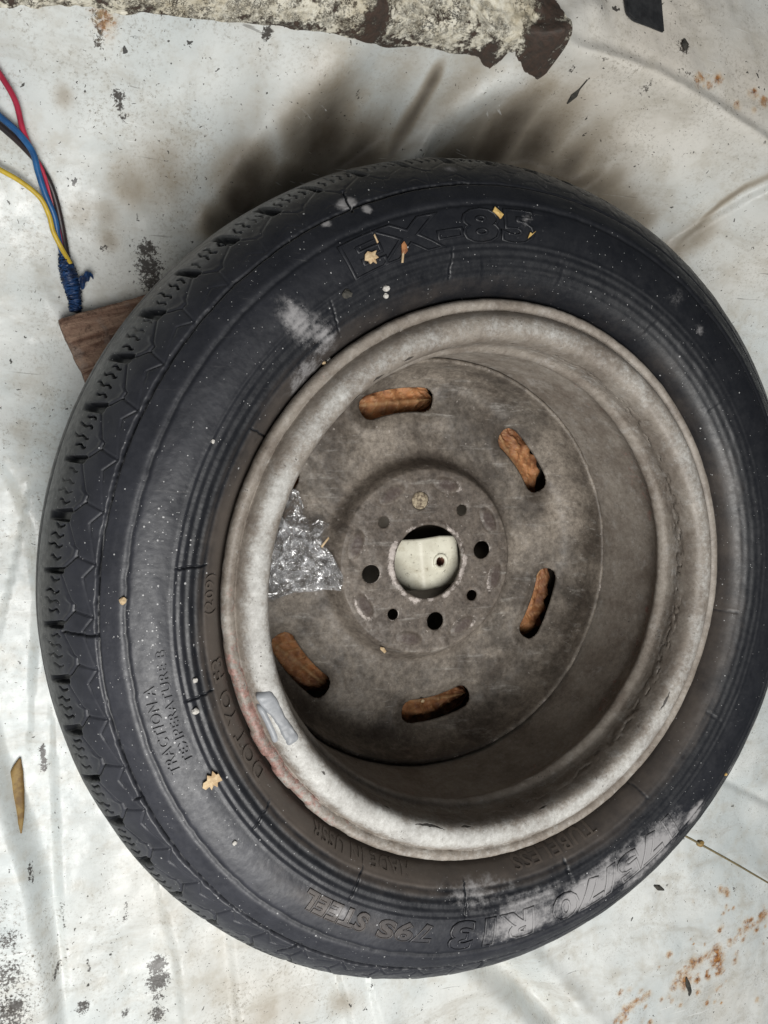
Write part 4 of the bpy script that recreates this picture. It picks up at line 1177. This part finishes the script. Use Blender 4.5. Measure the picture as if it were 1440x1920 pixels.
# =================================================================== wooden block at the left
def build_wood():
    zt = -.143
    c0 = at(108, 598, zt); c1 = at(268, 553, zt); c2 = at(162, 716, zt)
    d1 = (c1 - c0); d1 = d1 / np.linalg.norm(d1)
    d2 = (c2 - c0); d2 = d2 / np.linalg.norm(d2)
    L1, L2 = .105, .075
    zb = ZF + .0015
    nx, ny = 40, 30
    root_loc = np.array([c0[0], c0[1], zb])
    H = zt - zb
    V = []; F = []
    def P(a, b_, top):
        w = .0016 * float(fbm(np.array(a * 30), np.array(b_ * 12), 3, 500))
        x = d1 * a * L1 + d2 * b_ * L2
        x = x + d1 * .0012 * float(fbm(np.array(b_ * 14.), np.array(1.5), 3, 510)) * (1 if a in (0, 1) else 0) + d2 * .0009 * float(fbm(np.array(a * 18.), np.array(4.5), 3, 512)) * (1 if b_ in (0, 1) else 0)
        e = min(a, 1 - a) * L1; e2 = min(b_, 1 - b_) * L2
        rnd = .0022 * (math.exp(-e / .0015) + math.exp(-e2 / .0015)) if top else 0
        # slides under the round of the tyre
        world = root_loc + x
        rr = math.hypot(world[0], world[1])
        cap = (-.147 - float(prof_z(min(rr, .277)))) - zb - .0015 if rr < .276 else 1
        hz = min(H + w - rnd, max(cap, .0012)) if top else 0
        return (x[0], x[1], hz)
    xs = np.linspace(0, 1, nx); ys = np.linspace(0, 1, ny)
    for a in xs:
        for b_ in ys: V.append(P(a, b_, True))
    base = len(V)
    for a in xs:
        for b_ in ys: V.append(P(a, b_, False))
    for i in range(nx - 1):
        for j in range(ny - 1):
            F.append((i * ny + j, i * ny + j + 1, (i + 1) * ny + j + 1, (i + 1) * ny + j))
            F.append(tuple(base + k for k in (i * ny + j, (i + 1) * ny + j, (i + 1) * ny + j + 1, i * ny + j + 1)))
    for i in range(nx - 1):
        for j in (0, ny - 1):
            a, b_ = i * ny + j, (i + 1) * ny + j
            F.append((a, b_, base + b_, base + a))
    for j in range(ny - 1):
        for i in (0, nx - 1):
            a, b_ = i * ny + j, i * ny + j + 1
            F.append((a, b_, base + b_, base + a))
    me = py_mesh('wood_block', V, F)
    bm = bmesh.new(); bm.from_mesh(me); bmesh.ops.recalc_face_normals(bm, faces=bm.faces[:]); bm.to_mesh(me); bm.free()
    # let the grain run along the block
    ang = math.atan2(d1[1], d1[0])
    me.transform(Matrix.Rotation(-ang, 4, 'Z'))
    o = link('wood_block', me, M_WOOD)
    o.location = root_loc; o.rotation_euler = (0, 0, ang)
    tag(o, 'piece of brown weathered wood wedged under the left side of the tyre', 'wood')
build_wood()

# =================================================================== small debris
def on_tyre(deg, R, lift=0.0): return polar(R, deg, float(prof_z(R)) + lift)
def flake(name, loc, pts, mat, th=.0012, label='', cat='debris', rot=0.0, tilt=(0, 0), curl=0.0, group=None):
    """ragged little flake: outline in mm"""
    bm = bmesh.new()
    n = len(pts)
    P = [(x * .001, y * .001) for x, y in pts]
    cx = sum(p[0] for p in P) / n; cy = sum(p[1] for p in P) / n
    rs = random.Random(len(name) * 31 + int(loc[0] * 1e5))
    f = lambda x, y: curl * (x * x) * 60 + rs.uniform(-.0002, .0002)
    topc = bm.verts.new((cx, cy, th + f(cx, cy) + .0003)); botc = bm.verts.new((cx, cy, 0))
    t = [bm.verts.new((x, y, th * .8 + f(x, y))) for x, y in P]; b = [bm.verts.new((x * .98, y * .98, f(x, y) * .5)) for x, y in P]
    for i in range(n):
        j = (i + 1) % n
        bm.faces.new((topc, t[i], t[j])); bm.faces.new((botc, b[j], b[i])); bm.faces.new((t[i], b[i], b[j], t[j]))
    bmesh.ops.recalc_face_normals(bm, faces=bm.faces[:])
    me = bpy.data.meshes.new(name); bm.to_mesh(me); bm.free()
    o = link(name, me, mat)
    o.location = loc; o.rotation_euler = (tilt[0], tilt[1], rot)
    tag(o, label, cat, group)
    return o
def crumb(loc, rad, mat, label, name='grit', cat='grit', seed=0, group=None, sq=.75):
    bm = bmesh.new(); bmesh.ops.create_icosphere(bm, subdivisions=2, radius=rad)
    rs = np.random.RandomState(seed)
    off = rs.rand(3) * 10
    for v in bm.verts:
        k = 1 + .55 * float(fbm(np.array(v.co.x / rad * 1.3 + off[0]), np.array(v.co.y / rad * 1.3 + v.co.z / rad + off[1]), 3, 600))
        v.co = Vector((v.co.x * k, v.co.y * k, v.co.z * k * sq))
    me = bpy.data.meshes.new(name); bm.to_mesh(me); bm.free()
    o = link(name, me, mat); o.location = Vector(loc) + Vector((0, 0, rad * sq * .7))
    o.rotation_euler = (0, 0, rs.rand() * 6)
    tag(o, label, cat, group)
    return o
flake('straw_chip', on_tyre(96.7, .2319, .0006), [(-3.6, 1.3), (-3.3, -1.6), (3.4, -2.2), (3.7, 1.2)], M_STRAW, .0014, 'short yellow straw piece above the raised 5 on the tyre', 'straw', rot=-.5)
flake('straw_chip', on_tyre(90.9, .2200, .0008), [(-3, -2.2), (-.5, -.6), (3.4, 2.6), (.6, .9), (-1, 1.6)], M_STRAW, .001, 'torn yellow straw bit on the lower end of the raised 5', 'straw', rot=.1)
flake('wood_flake', on_tyre(119.3, .2219, .0008), [(-4, -1), (-3, 2), (-1, 3.4), (1.2, 2.4), (4.4, 3), (3.2, 1), (4.8, -1), (2.6, -1.6), (2.8, -4), (1, -2.5), (-1, -3.6), (-1.8, -1.8)], M_CHIP, .0016, 'ragged tan wood flake on the first raised letter of the tyre', 'wood chip', rot=.3)
flake('straw_chip', on_tyre(114.1, .2168, .0008), [(-.6, -5), (.6, -4.8), (.9, 4), (.2, 5.4), (-.6, 3)], M_CHIP, .001, 'thin pale straw sliver below the raised X', 'straw', rot=-.05)
flake('leaf_bit', on_tyre(113.6, .2200, .0008), [(-2, -3), (0, -3.6), (1.8, -2), (1.6, 1), (.4, 3.4), (-1.4, 1.8)], M_LEAF, .001, 'orange brown leaf bit lying on the raised X', 'leaf bit', rot=.2)
flake('straw_chip', on_tyre(117.2, .2300, .0006), [(-.5, -2.6), (.5, -2.4), (.4, 2.6), (-.5, 2.2)], M_CHIP, .0008, 'tiny pale straw splinter at the top of the raised X', 'straw', rot=.5)
flake('wood_flake', on_tyre(206.8, .2155, .0006), [(-5.5, -2.2), (-4.6, .4), (-2.4, 1.2), (-1.8, 4), (.4, 2.8), (1.4, 5.4), (3, 2.8), (4.2, 3), (5, .4), (5.6, -1.4), (3, -1.8), (2.4, -4.4), (.6, -2.6), (-1, -5), (-1.8, -2.6), (-4, -3.8)], M_CHIP, .002, 'frayed pale wood flake on the lower left of the tyre', 'wood chip', rot=.2)
crumb(on_tyre(118.9, .1993), .0019, M_CRUMB, 'lower white grit crumb beside the tyre ribs at the top', seed=1)
crumb(on_tyre(118.6, .2030), .0019, M_CRUMB, 'upper grey white grit crumb beside the tyre ribs at the top', seed=2)
crumb(on_tyre(131.7, .1850), .0017, M_CRUMB, 'white grit crumb at the upper left edge of the rim', seed=3)
crumb(on_tyre(133.0, .1860), .0012, M_CHIP, 'tan grit crumb next to the rim at the upper left', seed=4)
crumb(on_tyre(196.0, .2096), .0022, M_CRUMB, 'largest white grit crumb on the lower left tyre ribs', seed=5)
crumb(on_tyre(191.5, .2058), .0015, M_CRUMB, 'round white grit crumb on the left tyre ribs', seed=6)
crumb(on_tyre(155.7, .2131), .0012, M_CRUMB, 'pale grit crumb on the upper left sidewall', seed=7)
crumb(on_tyre(179.0, .2390), .0020, M_CHIP, 'tan crumb in the groove at the left of the tyre', seed=8)
crumb(on_tyre(217.0, .2240), .0014, M_CRUMB, 'white grit crumb on the lower left sidewall by the shoulder', seed=9)
crumb(on_tyre(125.2, .2110), .0030, M_BARK, 'black crumb on the ribs left of the white grit', name='bark_crumb', cat='debris', seed=10, sq=.5)
crumb(on_tyre(-37.5, .2420), .0013, M_STRAW, 'yellow green crumb on the lower right sidewall', name='seed_husk', cat='debris', seed=11)
flake('straw_chip', on_tyre(-3.5, .2590, .0004), [(-2, -3), (0, -4), (2.4, -1), (1.2, 3.5), (-1.4, 2)], M_STRAW, .001, 'yellow straw bit at the right edge of the tyre', 'straw', rot=.3)
flake('leaf_bit', polar(.0775, -118, ZH - .0010), [(-1.5, -3), (.6, -3.4), (1.8, 0), (.6, 3.2), (-1, 2)], M_CHIP, .0008, 'pale sliver on the wheel disc below left of the hub', 'debris', rot=.9)
flake('straw_chip', polar(.0855, 169.5, ZH - .0075), [(-4.5, -.8), (4.5, -.5), (5, .6), (-4, .9)], M_CHIP, .001, 'pale straw sliver beside the plastic film on the wheel disc', 'straw', rot=.9)
crumb(polar(.1185, -86.5, ZH - .0165), .0017, M_CHIP, 'tan crumb on the edge of the bottom slot', seed=14)

# brown grass blade at the left edge
def ribbon(name, px, widths, mat, label, cat, lift=.002, arch=.25, twist=0.0):
    P = smooth_path([on_panel(u, v, l) for (u, v), l in zip(px, lift if isinstance(lift, (list, tuple)) else [lift] * len(px))], 26)
    W_ = np.interp(np.linspace(0, 1, 26), np.linspace(0, 1, len(widths)), widths)
    T = np.gradient(P, axis=0); T[:, 2] = 0; T /= np.linalg.norm(T, axis=1)[:, None]
    N = np.stack([-T[:, 1], T[:, 0], 0 * T[:, 0]], -1)
    V = []; F = []
    o0 = P[0].copy()
    for i in range(26):
        for j in range(5):
            s = (j - 2) / 2
            V.append(P[i] + N[i] * s * W_[i] + np.array([0, 0, arch * W_[i] * (1 - s * s) + twist * s * W_[i]]) - o0)
    for i in range(25):
        for j in range(4): F.append((i * 5 + j, i * 5 + j + 1, (i + 1) * 5 + j + 1, (i + 1) * 5 + j))
    o = link(name, py_mesh(name, V, F), mat); o.location = o0
    sm = o.modifiers.new('thickness', 'SOLIDIFY'); sm.thickness = .0004
    tag(o, label, cat)
    return o
ribbon('dry_grass_blade', [(38, 1420), (32, 1445), (33, 1480), (38, 1520), (40, 1560)], [.0006, .0042, .0046, .0028, .0004], M_BROWNLEAF, 'brown dry grass blade on the white floor at the left edge', 'grass blade')
ribbon('leaf_bit', [(1100, 150), (1085, 168), (1075, 180), (1062, 195)], [.0004, .0006, .0028, .0005], M_BARK, 'dark withered plant bit on the white panel at the upper right', 'plant bit', lift=.001)
ribbon('leaf_bit', [(1285, 1832), (1288, 1845), (1292, 1858), (1290, 1866)], [.0006, .0028, .002, .0005], M_BARK, 'dark grey plant bit among the rust spots at the lower right', 'plant bit', lift=.0012)
ribbon('leaf_bit', [(1282, 74), (1283, 84), (1284, 96)], [.0005, .0034, .0006], M_BARK, 'dark oval seed on the floor below the black rubber strip', 'seed', lift=.0008)
ribbon('leaf_bit', [(1225, 1660), (1234, 1664), (1244, 1668)], [.0005, .0026, .0004], M_BARK, 'small dark seed on the white floor below the tyre at the lower right', 'seed', lift=.0008)
# long stalk at lower right
def stalk():
    a = on_tyre(-56.5, .2640, .001)
    px = [(1300, 1578), (1340, 1597), (1390, 1625), (1440, 1655), (1520, 1700)]
    pts = [at(1282, 1566, .0), at(1312, 1582, -.03), at(1380, 1620, -.09), at(1440, 1655, -.130)] + [on_panel(1530, 1706, .002)]
    o0 = pts[0].copy()
    root = bpy.data.objects.new('grass_stalk', None); C.objects.link(root); root.location = o0; root.empty_display_size = .01
    tag(root, 'thin dry grass stalk leaning from the tyre to the lower right', 'grass stalk')
    link('stem', tube_mesh('stem', [p - o0 for p in pts], [.0008, .0010, .0009], 60, 8), M_STALK, root)
    bm = bmesh.new(); bmesh.ops.create_icosphere(bm, subdivisions=2, radius=.0026)
    for v in bm.verts:
        k = 1 + .5 * float(fbm(np.array(v.co.x * 700), np.array(v.co.y * 700 + v.co.z * 500), 2, 700)); v.co = v.co * k
        v.co.x *= 1.4
    me = bpy.data.meshes.new('seed_head'); bm.to_mesh(me); bm.free()
    s = link('seed_head', me, M_BROWNLEAF, root); s.location = at(1312, 1581, -.031) - o0
stalk()
print('objects', len(bpy.data.objects), 'tris', sum(sum(len(p.vertices) - 2 for p in o.data.polygons) for o in bpy.data.objects if o.type == 'MESH' and len(o.data.polygons) < 5000) + sum(2 * len(o.data.polygons) for o in bpy.data.objects if o.type == 'MESH' and len(o.data.polygons) >= 5000))
